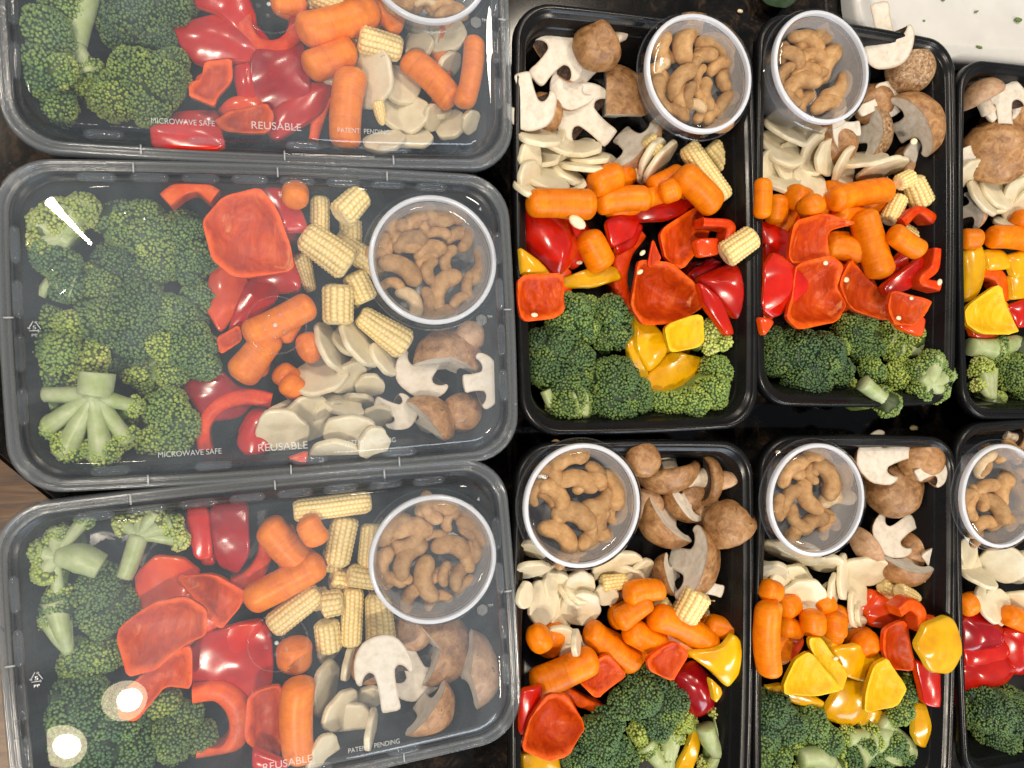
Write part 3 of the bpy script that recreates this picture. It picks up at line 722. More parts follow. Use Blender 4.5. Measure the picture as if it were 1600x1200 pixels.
# ------------------------------------------------------------------ trays, lids, cups
def rring(hx, hy, r, z, bulge=.0022, nc=9, ns=11):
    pts = []
    for cx, cy, a0 in ((hx - r, hy - r, 0), (-hx + r, hy - r, 90), (-hx + r, -hy + r, 180), (hx - r, -hy + r, 270)):
        for a in np.linspace(a0, a0 + 90, nc): pts.append((cx + r * math.cos(math.radians(a)), cy + r * math.sin(math.radians(a))))
        x, y = pts[-1]
        if a0 in (0, 180):
            tx = -x
            for s in np.linspace(0, 1, ns + 2)[1:-1]: pts.append((x + (tx - x) * s, y))
        else:
            ty = -y
            for s in np.linspace(0, 1, ns + 2)[1:-1]: pts.append((x, y + (ty - y) * s))
    P = np.array(pts); out = P.copy()
    out[:, 1] += np.sign(P[:, 1]) * bulge * np.clip(1 - (P[:, 0] / hx) ** 2, 0, 1) * (np.abs(P[:, 1]) > hy - r * 1.001)
    out[:, 0] += np.sign(P[:, 0]) * bulge * .7 * np.clip(1 - (P[:, 1] / hy) ** 2, 0, 1) * (np.abs(P[:, 0]) > hx - r * 1.001)
    return np.c_[out, np.full(len(out), z)]
def loft(L, W, r0, prof, close_start=True, close_end=True):
    rings = [rring(L / 2 - i, W / 2 - i, max(.003, r0 - i * .55), z) for i, z in prof]; nv = len(rings[0])
    V = np.vstack(rings); F = grid_faces(len(rings), nv)
    if close_start: F.append(list(range(nv))[::-1])
    if close_end: F.append([(len(rings) - 1) * nv + j for j in range(nv)])
    return V, F
RIM = .045
def local_obj(name, V, F, mats, loc, rot, midx=None, parent=None, sharp=None):
    o = mesh_obj(name, V, F, mats, midx, parent=None, origin=np.zeros(3), sharp=sharp)
    if parent is None: o.location = loc; o.rotation_euler = (0, 0, rot)
    else: o.parent = parent; o.location = (0, 0, 0)
    return o
TRAY_PROF = [(.019, .0), (.0175, .0015), (.0080, .034), (.0060, .0395), (.0010, .0400), (.0003, .0385), (.0, .0388), (.0, .0425), (.0006, .0443), (.0018, .0450), (.0030, .0450),
             (.0038, .0440), (.0046, .0428), (.0062, .0424), (.0070, .0415), (.0080, .0350), (.0086, .0345), (.0094, .0335), (.0168, .0060), (.0185, .0036), (.022, .0028), (.03, .0026)]
def tray(key, cx, cy, deg, horiz):
    rot = math.radians(deg + (0 if horiz else 90))
    V, F = loft(.234, .146, .0205, TRAY_PROF)
    o = local_obj('meal_tray', V, F, ['black_plastic'], (cx, cy, 0), rot, sharp=60)
    return o
def bars(segs, wd, z, hgt=.00025):
    V, F = [], []
    for (x1, y1, x2, y2) in segs:
        a = np.array([x1, y1]); b = np.array([x2, y2]); t = nrm(b - a); n = np.array([-t[1], t[0]]) * wd / 2; o = len(V)
        for zz in (z, z + hgt):
            for p in (a + n, a - n, b - n, b + n): V.append((p[0], p[1], zz))
        F += [(o, o + 1, o + 2, o + 3), (o + 7, o + 6, o + 5, o + 4)] + [(o + i, o + 4 + i, o + 4 + (i + 1) % 4, o + (i + 1) % 4) for i in range(4)]
    return np.array(V), F
T2C = (-.0018, .0305, 2.47)
def tolocal(px, py, z=LIDZ):
    p = PX(px, py, z); a = -math.radians(T2C[2]); x, y = p[0] - T2C[0], p[1] - T2C[1]
    return x * math.cos(a) - y * math.sin(a), x * math.sin(a) + y * math.cos(a)
LL, LW = .2375, .1500
# panel has slack waves; far left corner is shaped to draw the lamp's streak highlight
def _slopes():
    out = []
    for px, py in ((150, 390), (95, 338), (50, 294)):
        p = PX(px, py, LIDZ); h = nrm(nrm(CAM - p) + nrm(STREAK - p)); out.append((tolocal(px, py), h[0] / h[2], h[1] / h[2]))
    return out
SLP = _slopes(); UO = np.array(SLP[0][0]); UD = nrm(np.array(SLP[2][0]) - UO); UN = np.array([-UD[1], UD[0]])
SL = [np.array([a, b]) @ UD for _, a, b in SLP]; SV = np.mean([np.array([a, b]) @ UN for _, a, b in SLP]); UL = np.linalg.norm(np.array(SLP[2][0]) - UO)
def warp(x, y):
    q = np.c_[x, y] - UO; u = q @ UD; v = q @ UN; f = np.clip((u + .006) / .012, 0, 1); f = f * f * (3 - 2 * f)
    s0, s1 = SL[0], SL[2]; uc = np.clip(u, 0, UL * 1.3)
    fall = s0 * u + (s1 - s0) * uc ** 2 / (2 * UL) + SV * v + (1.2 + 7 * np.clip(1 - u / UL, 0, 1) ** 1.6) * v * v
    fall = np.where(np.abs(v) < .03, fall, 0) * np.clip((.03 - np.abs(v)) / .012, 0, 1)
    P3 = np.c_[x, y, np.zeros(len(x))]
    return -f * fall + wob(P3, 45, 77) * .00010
def lid(tr):
    root = empty('lid', (0, 0, .0405)); root.parent = tr; ZO = -.0405
    def part(name, V, F, mat, sharp=None):
        V = np.array(V, float).copy(); V[:, 2] += ZO; o = local_obj(name, V, F, [mat], None, 0, parent=root, sharp=sharp); return o
    rimp = [(.0014, .0405), (.0002, .0408), (.0, .0435), (.0002, .0468), (.0008, .0482), (.0017, .0486), (.0024, .0478), (.0029, .0466), (.0035, .0466), (.0040, .0478), (.0045, .0484), (.0051, .0480), (.0055, .0466)]
    V, F = loft(LL, LW, .0220, rimp + [(i + .0005, z - .0006) for i, z in rimp[::-1]], False, False); n = len(V) // (2 * len(rimp))
    part('rim', V, F, 'lid_rim')
    panp = [(.0057, .0464), (.0066, .0462), (.0074, .0470), (.0104, .0524), (.0112, .0536), (.0124, .0544), (.0140, LIDZ)]
    V, F = loft(LL, LW, .0220, panp, False, False); nv = len(rring(.1, .1, .02, 0)); k = len(panp)
    ring = V[(k - 1) * nv:, :2]; x0, y0 = ring.min(0); x1, y1 = ring.max(0); g = .0035
    G = np.stack(np.meshgrid(np.arange(x0 + g / 2, x1, g), np.arange(y0 + g / 2, y1, g)), -1).reshape(-1, 2); G = G[inside(G, ring)]; G = G[edge_dist(G, ring) > .0018]
    vo, _, fo, ov, _, _ = geometry.delaunay_2d_cdt([Vector(q) for q in np.vstack([ring, G])], [], [list(range(nv))], 1, 1e-8); mp = {}
    base = (k - 1) * nv; nxt = len(V); add = []
    for i, l in enumerate(ov):
        r = [j for j in l if j < nv]
        if r: mp[i] = base + r[0]
        else: mp[i] = nxt; nxt += 1; add.append((vo[i][0], vo[i][1], LIDZ))
    V = np.vstack([V, np.array(add)]); F = F + [tuple(mp[i] for i in f) for f in fo]
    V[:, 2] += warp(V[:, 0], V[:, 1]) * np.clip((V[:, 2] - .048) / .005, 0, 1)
    Vb = V.copy(); Vb[:, 2] -= .0006; n0 = len(V); V = np.vstack([V, Vb]); F = F + [tuple(n0 + i for i in f[::-1]) for f in F]
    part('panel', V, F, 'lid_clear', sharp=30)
    hx, hy = LL / 2 - .0092, LW / 2 - .0092
    # moulded stacking lugs on the sloped wall
    def lug(p, d):
        C = np.array([[p[0] - d[0] * .0085, p[1] - d[1] * .0085, .0508], [p[0], p[1], .0508], [p[0] + d[0] * .0085, p[1] + d[1] * .0085, .0508]]); C = catmull(C, 12)
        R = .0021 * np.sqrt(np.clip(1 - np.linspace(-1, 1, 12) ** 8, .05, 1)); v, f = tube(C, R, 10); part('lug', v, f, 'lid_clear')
    for s in (-1, 1):
        for i in range(8): 
            x = -.077 + i * .022; b = .0022 * (1 - (x / hx) ** 2)
            if i % 2 == 0 or s > 0: lug((x, s * (hy + b)), (1, 0))
        for i in range(4): lug((s * (hx + .0014), -.036 + i * .024), (0, 1))
    # small grip ticks on the rim
    for s in (-1, 1):
        for x in (-.062, 0.002, .055):
            v, f = bars([(x, s * (LW / 2 - .0022 + .002), x, s * (LW / 2 - .0068 + .002))], .0007, .0480, .0009); part('rim_tick', v, f, 'lid_mark')
        v, f = bars([(s * (LL / 2 + .001 - .0022), .004, s * (LL / 2 + .001 - .0062), .004)], .0007, .0480, .0009); part('rim_tick', v, f, 'lid_mark')
    zt = LIDZ + .00015
    def text(body, px, py, cap, wpx, name='lettering'):
        x, y = tolocal(px, py); s = SC(px, py, LIDZ)
        cu = bpy.data.curves.new(name, 'FONT'); cu.body = body; cu.size = cap * s / .70; cu.align_x = 'CENTER'; cu.align_y = 'CENTER'; cu.extrude = .0001; cu.offset = 0
        tmp = bpy.data.objects.new(name, cu); link(tmp); bpy.context.view_layer.update()
        me = bpy.data.meshes.new_from_object(tmp.evaluated_get(bpy.context.evaluated_depsgraph_get())); bpy.data.objects.remove(tmp)
        co_ = np.array([v.co[:] for v in me.vertices]); wd = co_[:, 0].max() - co_[:, 0].min(); co_[:, 0] *= wpx * s / wd; me.vertices.foreach_set('co', co_.astype(np.float32).ravel()); me.update()
        me.materials.clear(); me.materials.append(MAT['lid_mark']); o = bpy.data.objects.new(name, me); link(o, root); o.location = (x, y, zt + ZO)
        if len(body) > 3: o['label'] = f'moulded lettering reading {body}'
        return o
    text('MICROWAVE SAFE', 297, 708, 8.6, 92); text('REUSABLE', 442, 698, 11.5, 74); text('PATENT  PENDING', 578, 690, 7.6, 80)
    text('4', 750, 327, 6, 4.5, 'mould_number'); text('TM', 765, 495, 4, 8, 'trade_mark')
    # recycling triangle with 5 and PP
    tx, ty = tolocal(54, 511); s = SC(54, 511, LIDZ); R = 11.5 * s; A = [np.array([tx + R * math.cos(math.radians(a)), ty + R * math.sin(math.radians(a))]) for a in (90, 210, 330)]
    sg = []
    for i in range(3):
        a, b = A[i], A[(i + 1) % 3]; sg.append((*(a + (b - a) * .12), *(a + (b - a) * .84)))
        t = nrm(b - a); n2 = np.array([-t[1], t[0]]); h = a + (b - a) * .84
        sg.append((*(h - t * R * .2 + n2 * R * .16), *h)); sg.append((*(h - t * R * .2 - n2 * R * .16), *h))
    v, f = bars(sg, 1.5 * s, zt); part('recycling_mark', v, f, 'lid_mark')
    text('5', 54, 512, 6, 5, 'recycling_number'); text('PP', 54, 524, 4.5, 8, 'recycling_letters')
    # cube emblem
    tx, ty = tolocal(752, 500); s = SC(752, 500, LIDZ); R = 8.6 * s; hxp = [np.array([tx + R * math.cos(math.radians(a)), ty + R * math.sin(math.radians(a))]) for a in range(30, 390, 60)]; cc = np.array([tx, ty])
    sg = [(*hxp[i], *hxp[(i + 1) % 6]) for i in range(6)] + [(*cc, *hxp[0]), (*cc, *hxp[2]), (*cc, *hxp[4])]
    for a, b, c, d in ((hxp[2], hxp[3], cc, hxp[4]), (cc, hxp[4], hxp[0], hxp[5]), (hxp[2], hxp[1], cc, hxp[0])):
        for k in (1 / 3, 2 / 3): sg.append((*(a + (b - a) * k), *(c + (d - c) * k))); sg.append((*(a + (c - a) * k), *(b + (d - b) * k)))
    v, f = bars(sg, .55 * s, zt); part('cube_emblem', v, f, 'lid_mark')
    # gate ring in the middle with moulding dimples
    tx, ty = tolocal(432, 508); s = SC(432, 508, LIDZ); th = np.linspace(0, 2 * math.pi, 65)[:-1]; Rr = 45 * s; V = []
    for a in th:
        for b in np.arange(6) * math.pi / 3: V.append((tx + (Rr + .0003 * math.cos(b)) * math.cos(a), ty + (Rr + .0003 * math.cos(b)) * math.sin(a), LIDZ + .0002 * math.sin(b)))
    F = []
    for i in range(64):
        for j in range(6): F.append((i * 6 + j, ((i + 1) % 64) * 6 + j, ((i + 1) % 64) * 6 + (j + 1) % 6, i * 6 + (j + 1) % 6))
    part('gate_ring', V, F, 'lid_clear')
    for dx, dy, r, mt in ((-2, 0, 3.6, 'lid_mark'), (-12, -14, 4, 'lid_clear'), (6, -16, 4, 'lid_clear'), (-18, 4, 4, 'lid_clear'), (12, 12, 4, 'lid_clear'), (-4, 18, 3.5, 'lid_clear')):
        v = ICOV2 * [r * s, r * s, r * s * .55] + [tx + dx * s, ty - dy * s, LIDZ]; part('moulding_dimple', v, [tuple(q) for q in ICOF2], mt)
    return root
def lathe(prof, nv=56, closed=False):
    th = np.arange(nv) * 2 * math.pi / nv; V = np.vstack([np.c_[max(r, 1e-5) * np.cos(th), max(r, 1e-5) * np.sin(th), np.full(nv, z)] for r, z in prof])
    n = len(prof); F = grid_faces(n, nv)
    if closed:
        for j in range(nv): F.append(((n - 1) * nv + j, (n - 1) * nv + (j + 1) % nv, (j + 1) % nv, j))
    return V, F
CR = .0335; CH = .033
def cup(cx, cy, zr, nuts, fill=.0185):
    c = PX(cx, cy, zr); loc = (c[0], c[1], zr - CH)
    root = empty('portion_cup', loc)
    def part(name, V, F, mat, parent=root): return local_obj(name, V, F, [mat], None, 0, parent=parent, sharp=50)
    outer = [(.0, .0), (.024, .0), (.0255, .001), (.0302, CH - .004), (.0306, CH - .002)]
    V, F = lathe(outer + [(r - .0006, z + (.0006 if z < .002 else 0)) for r, z in outer[::-1]]); part('body', V, F, 'cup_frost')
    V, F = lathe([(.0309, CH - .002), (.0309, CH + .0002), (.0313, CH + .0009), (CR - .0006, CH + .0009), (CR, CH + .0002), (CR, CH - .0022)], closed=True); part('rim', V, F, 'cup_rim')
    reg(root, 'frosted plastic portion cup of cashews', 'cup', cx, cy, 'portion cups')
    # nuts
    ixy = np.stack(np.meshgrid(np.arange(HN), np.arange(HN), indexing='ij'), -1) * HS + [HX0, HY0]
    msk = np.linalg.norm(ixy - c[:2], axis=2) < CR; old = HM[msk].copy(); HM[msk] = zr - fill
    rs = np.random.RandomState(int(cx + cy) % 9999 + 5); mean = PX(cx, cy, zr - .01)
    for i in range(8):        # lower layer glimpsed between the upper nuts
        a = i * 2.4; rr = 52 * math.sqrt((i + .6) / 9); s = CR / SC(cx, cy, zr) / 95
        px, py = nuts[i % len(nuts)][0] + rs.uniform(-14, 14), nuts[i % len(nuts)][1] + rs.uniform(-14, 14)
        cashew(px, py, rs.uniform(42, 52) * s, rs.uniform(0, 360), fixed=zr - fill + .0025 * (i % 3))
    for nt in nuts: cashew(nt[0], nt[1], nt[2], nt[3], len(nt) > 4, zmax=zr - .0025)
    HM[msk] = old
    lo = empty('lid', (0, 0, CH - .004)); lo.parent = root
    pr = [(0., .0022), (.006, .0023), (.012, .0021), (.018, .0024), (.0235, .0022), (.0265, .0020), (.0283, .0022), (.0292, .0015), (.0299, .0036), (.0306, .0053), (.0338, .0054), (.0346, .0044), (.0348, .0005), (.0362, -.0008)]
    V, F = lathe(pr); V[:, 2] += wob(V, 260, int(cx)) * .00022 * (np.linalg.norm(V[:, :2], axis=1) < .029); part('disc', V, F, 'cup_lid', lo)
    # crimped lip
    V, F = lathe([(.0362, -.0008), (.0364, -.0016), (.0358, -.0012)], closed=True); part('crimped_edge', V, F, 'lid_clear', lo)
    return root
def begin(key, desc, cx, cy, deg, horiz, lidded):
    flush()
    CTX.clear(); CTX.update(key=key, desc=desc, zmax=.0515 if lidded else None)
    o = tray(key, cx, cy, deg, horiz)
    # settle level inside this tray
    a = -math.radians(deg); g = np.stack(np.meshgrid(np.arange(HN), np.arange(HN), indexing='ij'), -1) * HS + [HX0 - cx, HY0 - cy]
    x = g[..., 0] * math.cos(a) - g[..., 1] * math.sin(a); y = g[..., 0] * math.sin(a) + g[..., 1] * math.cos(a)
    hx, hy = (.117, .073) if horiz else (.073, .117)
    e = np.minimum(hx - np.abs(x), hy - np.abs(y)); lv = np.interp(e, [.007, .019], [.0445, .014]); HM[e > -.001] = lv[e > -.001]
    CTX['pc'] = project(np.array([cx, cy, .02]))
    return o
# each tray's pieces are listed first, then some half-buried ones go in below them, then the listed pieces settle on top
QUEUE = []
def project(p):
    d = p - CAM; w_ = d @ FW; return np.array([800 + FPX * (d @ RT) / w_, 600 - FPX * (d @ UPV) / w_])
def queued(fn):
    def f(*a, **k): QUEUE.append((fn, a, k))
    return f
def flush():
    if not QUEUE: return
    rs = np.random.RandomState(len(QUEUE)); pc = CTX['pc']; CTX['under'] = True
    def mv(x, y, j): return (x + (pc[0] - x) * .14 + j[0], y + (pc[1] - y) * .10 + j[1])
    for fn, a, k in list(QUEUE):
        j = rs.uniform(-16, 16, 2); u = rs.rand(); zf = .011 + .006 * rs.rand()
        if fn is carrot and u < .6:
            p1 = mv(a[0], a[1], j); p2 = mv(a[2], a[3], -j); fn(*p1, *p2, min(a[4], 22), fixed=zf)
        elif fn is chestnut and u < .55:
            c = mv(a[0], a[1], j); fn(c[0], c[1], max(26, a[2] * .9), max(14, a[2] * .6), rs.uniform(0, 180), fixed=zf)
        elif fn is pepper and u < .55:
            pl = [mv(q[0], q[1], j) for q in a[2]]; fn(a[0], 'skin', pl, fixed=zf - .001)
        elif fn is mushroom and u < .3:
            c = mv((a[1] + (a[3] if a[0] != 'cap' else a[1])) / 2, (a[2] + (a[4] if a[0] != 'cap' else a[2])) / 2, j); fn('cap', c[0], c[1], 32, 0, 360, fixed=zf + .004)
        elif fn is corn and u < .4:
            p1 = mv(a[0], a[1], j); p2 = mv(a[2], a[3], j); fn(*p1, *p2, min(a[4], 18), fixed=zf)
    CTX['under'] = False
    for fn, a, k in QUEUE: fn(*a, **k)
    QUEUE.clear()
# ------------------------------------------------------------------ the setting: granite counter, wood beside it, white board
def slab(name, pts, z0, z1, mat, k=0., bev=.003, kind='structure'):
    p = np.asarray(pts, float)
    n = len(p); c = p.mean(0)
    ins = p + (c - p) / np.linalg.norm(c - p, axis=1)[:, None] * bev
    V = np.vstack([np.c_[p, np.full(n, z0)], np.c_[p, np.full(n, z1 - bev)], np.c_[ins, np.full(n, z1)]])
    F = grid_faces(3, n) + [list(range(n))[::-1], [2 * n + i for i in range(n)]]
    area = (p[:, 0] * np.roll(p[:, 1], -1) - np.roll(p[:, 0], -1) * p[:, 1]).sum()
    if area < 0: F = [list(f)[::-1] for f in F]
    o = mesh_obj(name, V, F, [mat], origin=np.array([c[0], c[1], z0]), sharp=40)
    if kind: o['kind'] = kind
    return o
ea, eb = PX(0, 716, 0)[:2], PX(600, 1203, 0)[:2]; dr = nrm(eb - ea)
counter = slab('counter', [ea - dr * .35, eb + dr * .6, (1.2, -.9), (1.2, .9), (-.9, .9)], -.03, 0, 'granite')
# wooden table boards beside the counter, running along its edge
nrml = np.array([dr[1], -dr[0]])
if nrml[0] > 0: nrml = -nrml
tbl = empty('wooden_table_top', (ea[0], ea[1], -.03)); tbl['kind'] = 'structure'
for i in range(7):
    a = ea - dr * .5 + nrml * (.002 + i * .062); b = ea + dr * 1.3 + nrml * (.002 + i * .062)
    o = slab('plank', [a, b, b + nrml * .0605, a + nrml * .0605], -.03, -.006, 'wood', kind=None, bev=.0012); o.parent = tbl; o.location = Vector(o.location) - tbl.location
# white chopping board at the far side
wb = empty('chopping_board', PX(1480, 20, 0))
q1, q2 = PX(1345, 88, .012)[:2], PX(1620, 104, .012)[:2]; ux = nrm(q2 - q1); uy = np.array([-ux[1], ux[0]]); 
L_, W_ = .42, .28; cc = q1 + ux * (L_ / 2 - .004) + uy * (W_ / 2)
prof = [(.004, .0), (.0, .002), (.0, .011), (.0012, .0140), (.003, .0150), (.009, .0150), (.011, .0138), (.0135, .0132), (.016, .0140), (.02, .0142)]
V, F = loft(L_, W_, .035, prof); ang = math.atan2(ux[1], ux[0]); R2 = np.array([[math.cos(ang), -math.sin(ang)], [math.sin(ang), math.cos(ang)]])
V[:, :2] = V[:, :2] @ R2.T + cc
o = mesh_obj('board', V, F, ['white_plastic'], parent=wb, sharp=50)
tag(wb, 'white plastic chopping board with vegetable crumbs at the top right corner', 'chopping board')

# ------------------------------------------------------------------ top lidded tray
TD = dict(T1='top lidded tray', T2='middle lidded tray', T3='bottom lidded tray', A='upper open tray beside the lids', B='upper middle open tray',
          C='upper open tray at the right', D='lower open tray beside the lids', E='lower middle open tray', F='lower open tray at the right')
P_, C_, K_, W_c, M_, B_, U_, Mh = [queued(f) for f in (pepper, carrot, corn, chestnut, mushroom, broccoli, curl, half_cap)]
cup_ = cup; cup = queued(cup_); seed_ = seed; seed = queued(seed_)
TR = {}
def finish(o, label): TR[CTX['key']] = o; tag(o, label, 'food tray', 'black food trays')

t = begin('T1', TD['T1'], -.0047, .1838, 2.37, True, True); finish(t, 'black food tray under the topmost clear lid, cut by the upper edge')
B_([(72, 50, 44), (60, 112, 42), (82, 165, 36), (100, 10, 40, .5), (92, 110, 26, .6)], tone=.32)
B_([(215, 15, 52), (258, 5, 48), (190, 42, 36), (245, 52, 30)], tone=.16)
B_([(104, 112, 24, .5), (136, 108, 24, .5)], [[(140, -30, 24), (126, 25, 20), (120, 70, 15)]], tone=.4)
B_([(215, 118, 44), (252, 128, 44), (180, 150, 40, .5), (145, 140, 28, .55), (268, 98, 26), (232, 165, 34)], tone=.36)
P_('red', 'skin', [(237, 198), (340, 193), (352, 236), (240, 232)])
P_('red', 'skin', [(310, -20), (380, -14), (400, 30), (390, 70), (345, 28), (300, 8)])
P_('red', 'skin', [(362, 105), (398, 100), (402, 162), (375, 165)])
P_('red', 'skin', [(470, 135), (522, 130), (505, 178), (430, 225), (410, 185)])
P_('orange', 'flesh', [(320, 98), (362, 97), (362, 125), (340, 150), (335, 167), (297, 152), (297, 130), (315, 122)], .3)
P_('red', 'skin', [(272, 45), (348, 20), (402, 77), (396, 99), (310, 100), (285, 75)], .4)
P_('crimson', 'skin', [(395, 85), (472, 60), (486, 160), (430, 174), (388, 157)], .35)
P_('orange', 'flesh', [(337, 192), (360, 174), (415, 163), (427, 182), (420, 208), (350, 206)], .3)
U_('orange', [(512, 150), (497, 185), (490, 218)], 9)
W_c(692, 52, 36, 32, 0); W_c(655, 72, 26, 20, 40); W_c(570, 122, 52, 44, 70); W_c(622, 132, 36, 30, -30); W_c(700, 105, 26, 16, 60)
W_c(600, 222, 32, 18, 10); W_c(645, 214, 32, 18, 0); W_c(705, 196, 26, 20, 30); W_c(735, 190, 18, 16, 60); W_c(638, 178, 34, 29, 20); W_c(676, 184, 22, 15, 80)
K_(490, -8, 535, 14, 17); K_(590, 160, 598, 196, 10, 8, True)
K_(562, 60, 626, 78, 22, 20)
C_(590, 10, 618, 45, 16); C_(478, 46, 578, 14, 27); C_(486, 102, 542, 76, 25); C_(550, 120, 541, 222, 26, 24)
C_(740, 66, 724, 160, 17, 17); C_(640, 96, 702, 156, 23, 22); C_(432, 2, 470, 8, 18)
U_('red', [(378, 0), (384, 45), (405, 68), (438, 70), (462, 48), (468, 5)], 13)
cup(668, -65, .046, [(640, 8, 34, 20), (665, 6, 36, 0, 1), (692, 10, 38, 10), (640, -18, 42, 50), (690, -22, 46, 100)])

# ------------------------------------------------------------------ middle lidded tray
t = begin('T2', TD['T2'], -.0018, .0305, 2.47, True, True); finish(t, 'black food tray under the middle clear lid, left side')
B_([(75, 400, 32), (100, 415, 26), (62, 395, 22)], tone=.2)
B_([(198, 352, 44), (236, 368, 44), (178, 345, 30, .5), (225, 335, 30), (246, 410, 36)], tone=.42)
B_([(296, 368, 36), (308, 398, 34), (282, 345, 18, .6), (300, 424, 24), (268, 385, 16, .6)], tone=.2)
B_([(105, 446, 28), (96, 424, 18)], [[(62, 462, 9), (78, 438, 8)]], tone=.2)
B_([(70, 505, 34), (62, 545, 38), (95, 550, 34, .5), (110, 512, 26, .6), (142, 560, 32, .72), (122, 592, 28, .68), (82, 582, 30, .4)], tone=.32)
B_([(95, 345, 34), (126, 328, 28), (66, 352, 26), (72, 384, 26), (52, 376, 16, .9)], [[(112, 380, 14), (100, 372, 17)]], tone=.66)
B_([(192, 422, 48), (162, 448, 36, .45), (222, 432, 34), (216, 480, 44), (166, 500, 46, .3), (206, 522, 50), (182, 545, 40), (150, 425, 20, .7)], tone=.24)
B_([(280, 500, 44), (300, 540, 40), (256, 540, 28, .6), (312, 470, 30), (322, 572, 26), (268, 582, 26, .45), (216, 582, 24, .66), (232, 604, 18, .62)], tone=.27)
B_([(262, 640, 36), (286, 662, 30), (240, 690, 28, .55), (272, 692, 28), (206, 650, 15, .75)], tone=.36)
B_([(58, 616, 16), (72, 668, 20), (106, 700, 22.9), (160, 704, 22.9), (196, 682, 17), (210, 634, 14)],
   [[(152, 582, 27), (150, 602, 26), (147, 618, 25)], [(140, 610, 18), (95, 615, 12), (58, 613, 9)], [(146, 622, 22), (165, 660, 17), (185, 695, 13)], [(150, 610, 14), (182, 628, 12), (212, 624, 8)], [(146, 625, 16), (128, 660, 14), (85, 690, 10)]], tone=.55, up=.002)
U_('orange', [(258, 312), (280, 296), (310, 290), (336, 306)], 12)
P_('red', 'skin', [(390, 278), (430, 288), (470, 330), (482, 362), (440, 362), (418, 322)])
P_('red', 'skin', [(438, 380), (466, 400), (470, 456), (430, 458), (398, 440)])
P_('red', 'skin', [(380, 440), (442, 430), (432, 472), (392, 502), (355, 527)])
P_('crimson', 'skin', [(283, 602), (345, 578), (372, 605), (412, 610), (372, 652), (330, 657), (312, 640)], .3)
P_('red', 'skin', [(390, 650), (432, 640), (425, 692), (397, 728), (368, 690)])
P_('orange', 'skin', [(335, 400), (390, 440), (377, 472), (345, 522), (320, 475)], .35)
P_('orange', 'flesh', [(338, 527), (374, 508), (378, 532), (345, 554)], .2)
U_('red', [(330, 725), (318, 692), (320, 660), (345, 632), (385, 620), (424, 626)], 12)
P_('orange', 'flesh', [(318, 347), (350, 310), (405, 299), (428, 325), (452, 385), (457, 420), (370, 434), (335, 407)], .35)
C_(462, 298, 463, 312, 22, 20)
C_(440, 525, 455, 500, 18); C_(476, 545, 490, 540, 25); C_(450, 598, 464, 610, 19); C_(378, 583, 422, 528, 28, 22); C_(392, 522, 480, 478, 23)
P_('orange', 'skin', [(448, 716), (482, 704), (478, 724)])
K_(500, 308, 500, 378, 15); K_(548, 345, 548, 392, 17, 19, True); K_(532, 338, 566, 303, 24, 20); K_(470, 396, 486, 455, 15, 9); K_(525, 372, 598, 425, 18, 20)
K_(572, 470, 552, 428, 21, 20); K_(563, 492, 634, 540, 17, 27); K_(528, 505, 528, 448, 24, 25); K_(545, 415, 476, 366, 29, 25)
W_c(600, 560, 30, 17, -60); W_c(560, 535, 44, 20, -55); W_c(520, 545, 44, 20, -58); W_c(578, 602, 24, 19, 10); W_c(535, 632, 36, 18, -20); W_c(545, 590, 30, 24, 30); W_c(590, 650, 24, 18, 0)
W_c(584, 692, 28, 24, 40); W_c(525, 706, 38, 20, 0); W_c(548, 678, 40, 34, 0); W_c(500, 588, 44, 30, 12); W_c(478, 655, 42, 38, 40); W_c(440, 676, 43, 38, 0)
M_('cap', 735, 525, 24, 0, 360, skin='mushroom_skin_pale'); M_('cap', 722, 645, 32, 0, 360)
M_('cut', 636, 612, 690, 548, 46, thin=.8); M_('cut', 782, 592, 724, 600, 44, thin=.8)
M_('cut', 650, 655, 586, 628, 30, skin='mushroom_skin_pale'); Mh(666, 664, 48, 40, .22)
Mh(702, 566, 56, 80, .2, 210)
cup(678, 406, .046, [(617, 357, 36, 100), (652, 347, 44, 40), (698, 343, 56, 5), (726, 374, 38, 250), (606, 385, 42, 100), (641, 381, 50, 20), (684, 368, 38, 0), (672, 394, 50, 20), (675, 422, 42, 80), (703, 407, 42, 75),
     (742, 415, 60, 250), (612, 448, 34, 0), (665, 472, 46, -85), (720, 472, 38, 40), (692, 492, 40, 0), (735, 447, 40, 90), (638, 472, 48, -50, 1), (624, 425, 70, -28), (697, 455, 66, 60)])

# ------------------------------------------------------------------ bottom lidded tray
t = begin('T3', TD['T3'], -.0012, -.1216, 3.93, True, True); finish(t, 'black food tray under the bottom clear lid, lower left corner')
B_([(90, 945, 26), (78, 966, 18, .45)], [[(102, 970, 10), (106, 1018, 9)]], tone=.3)
B_([(130, 1112, 58), (182, 1122, 50), (100, 1096, 34), (200, 1168, 50), (150, 1175, 50), (90, 1162, 30)], tone=.14)
B_([(70, 862, 20), (72, 892, 20), (92, 922, 13), (92, 836, 18), (132, 812, 14, .4)], [[(158, 885, 20), (125, 872, 24), (88, 868, 15)], [(120, 868, 16), (110, 845, 13), (98, 832, 9)], [(120, 875, 16), (100, 898, 12), (92, 915, 8)]], tone=.66)
B_([(196, 818, 16), (225, 810, 22), (260, 820, 20), (280, 842, 14), (240, 804, 15)], [[(194, 902, 13), (205, 875, 14), (218, 835, 15)], [(205, 870, 9), (240, 845, 11), (262, 830, 9)]], tone=.72)
B_([(155, 920, 44), (182, 946, 34), (134, 946, 34), (160, 966, 34), (202, 940, 18, .4)], tone=.3)
B_([(136, 1026, 36), (114, 1042, 26), (166, 1026, 28), (150, 1006, 22, .62)], tone=.38)
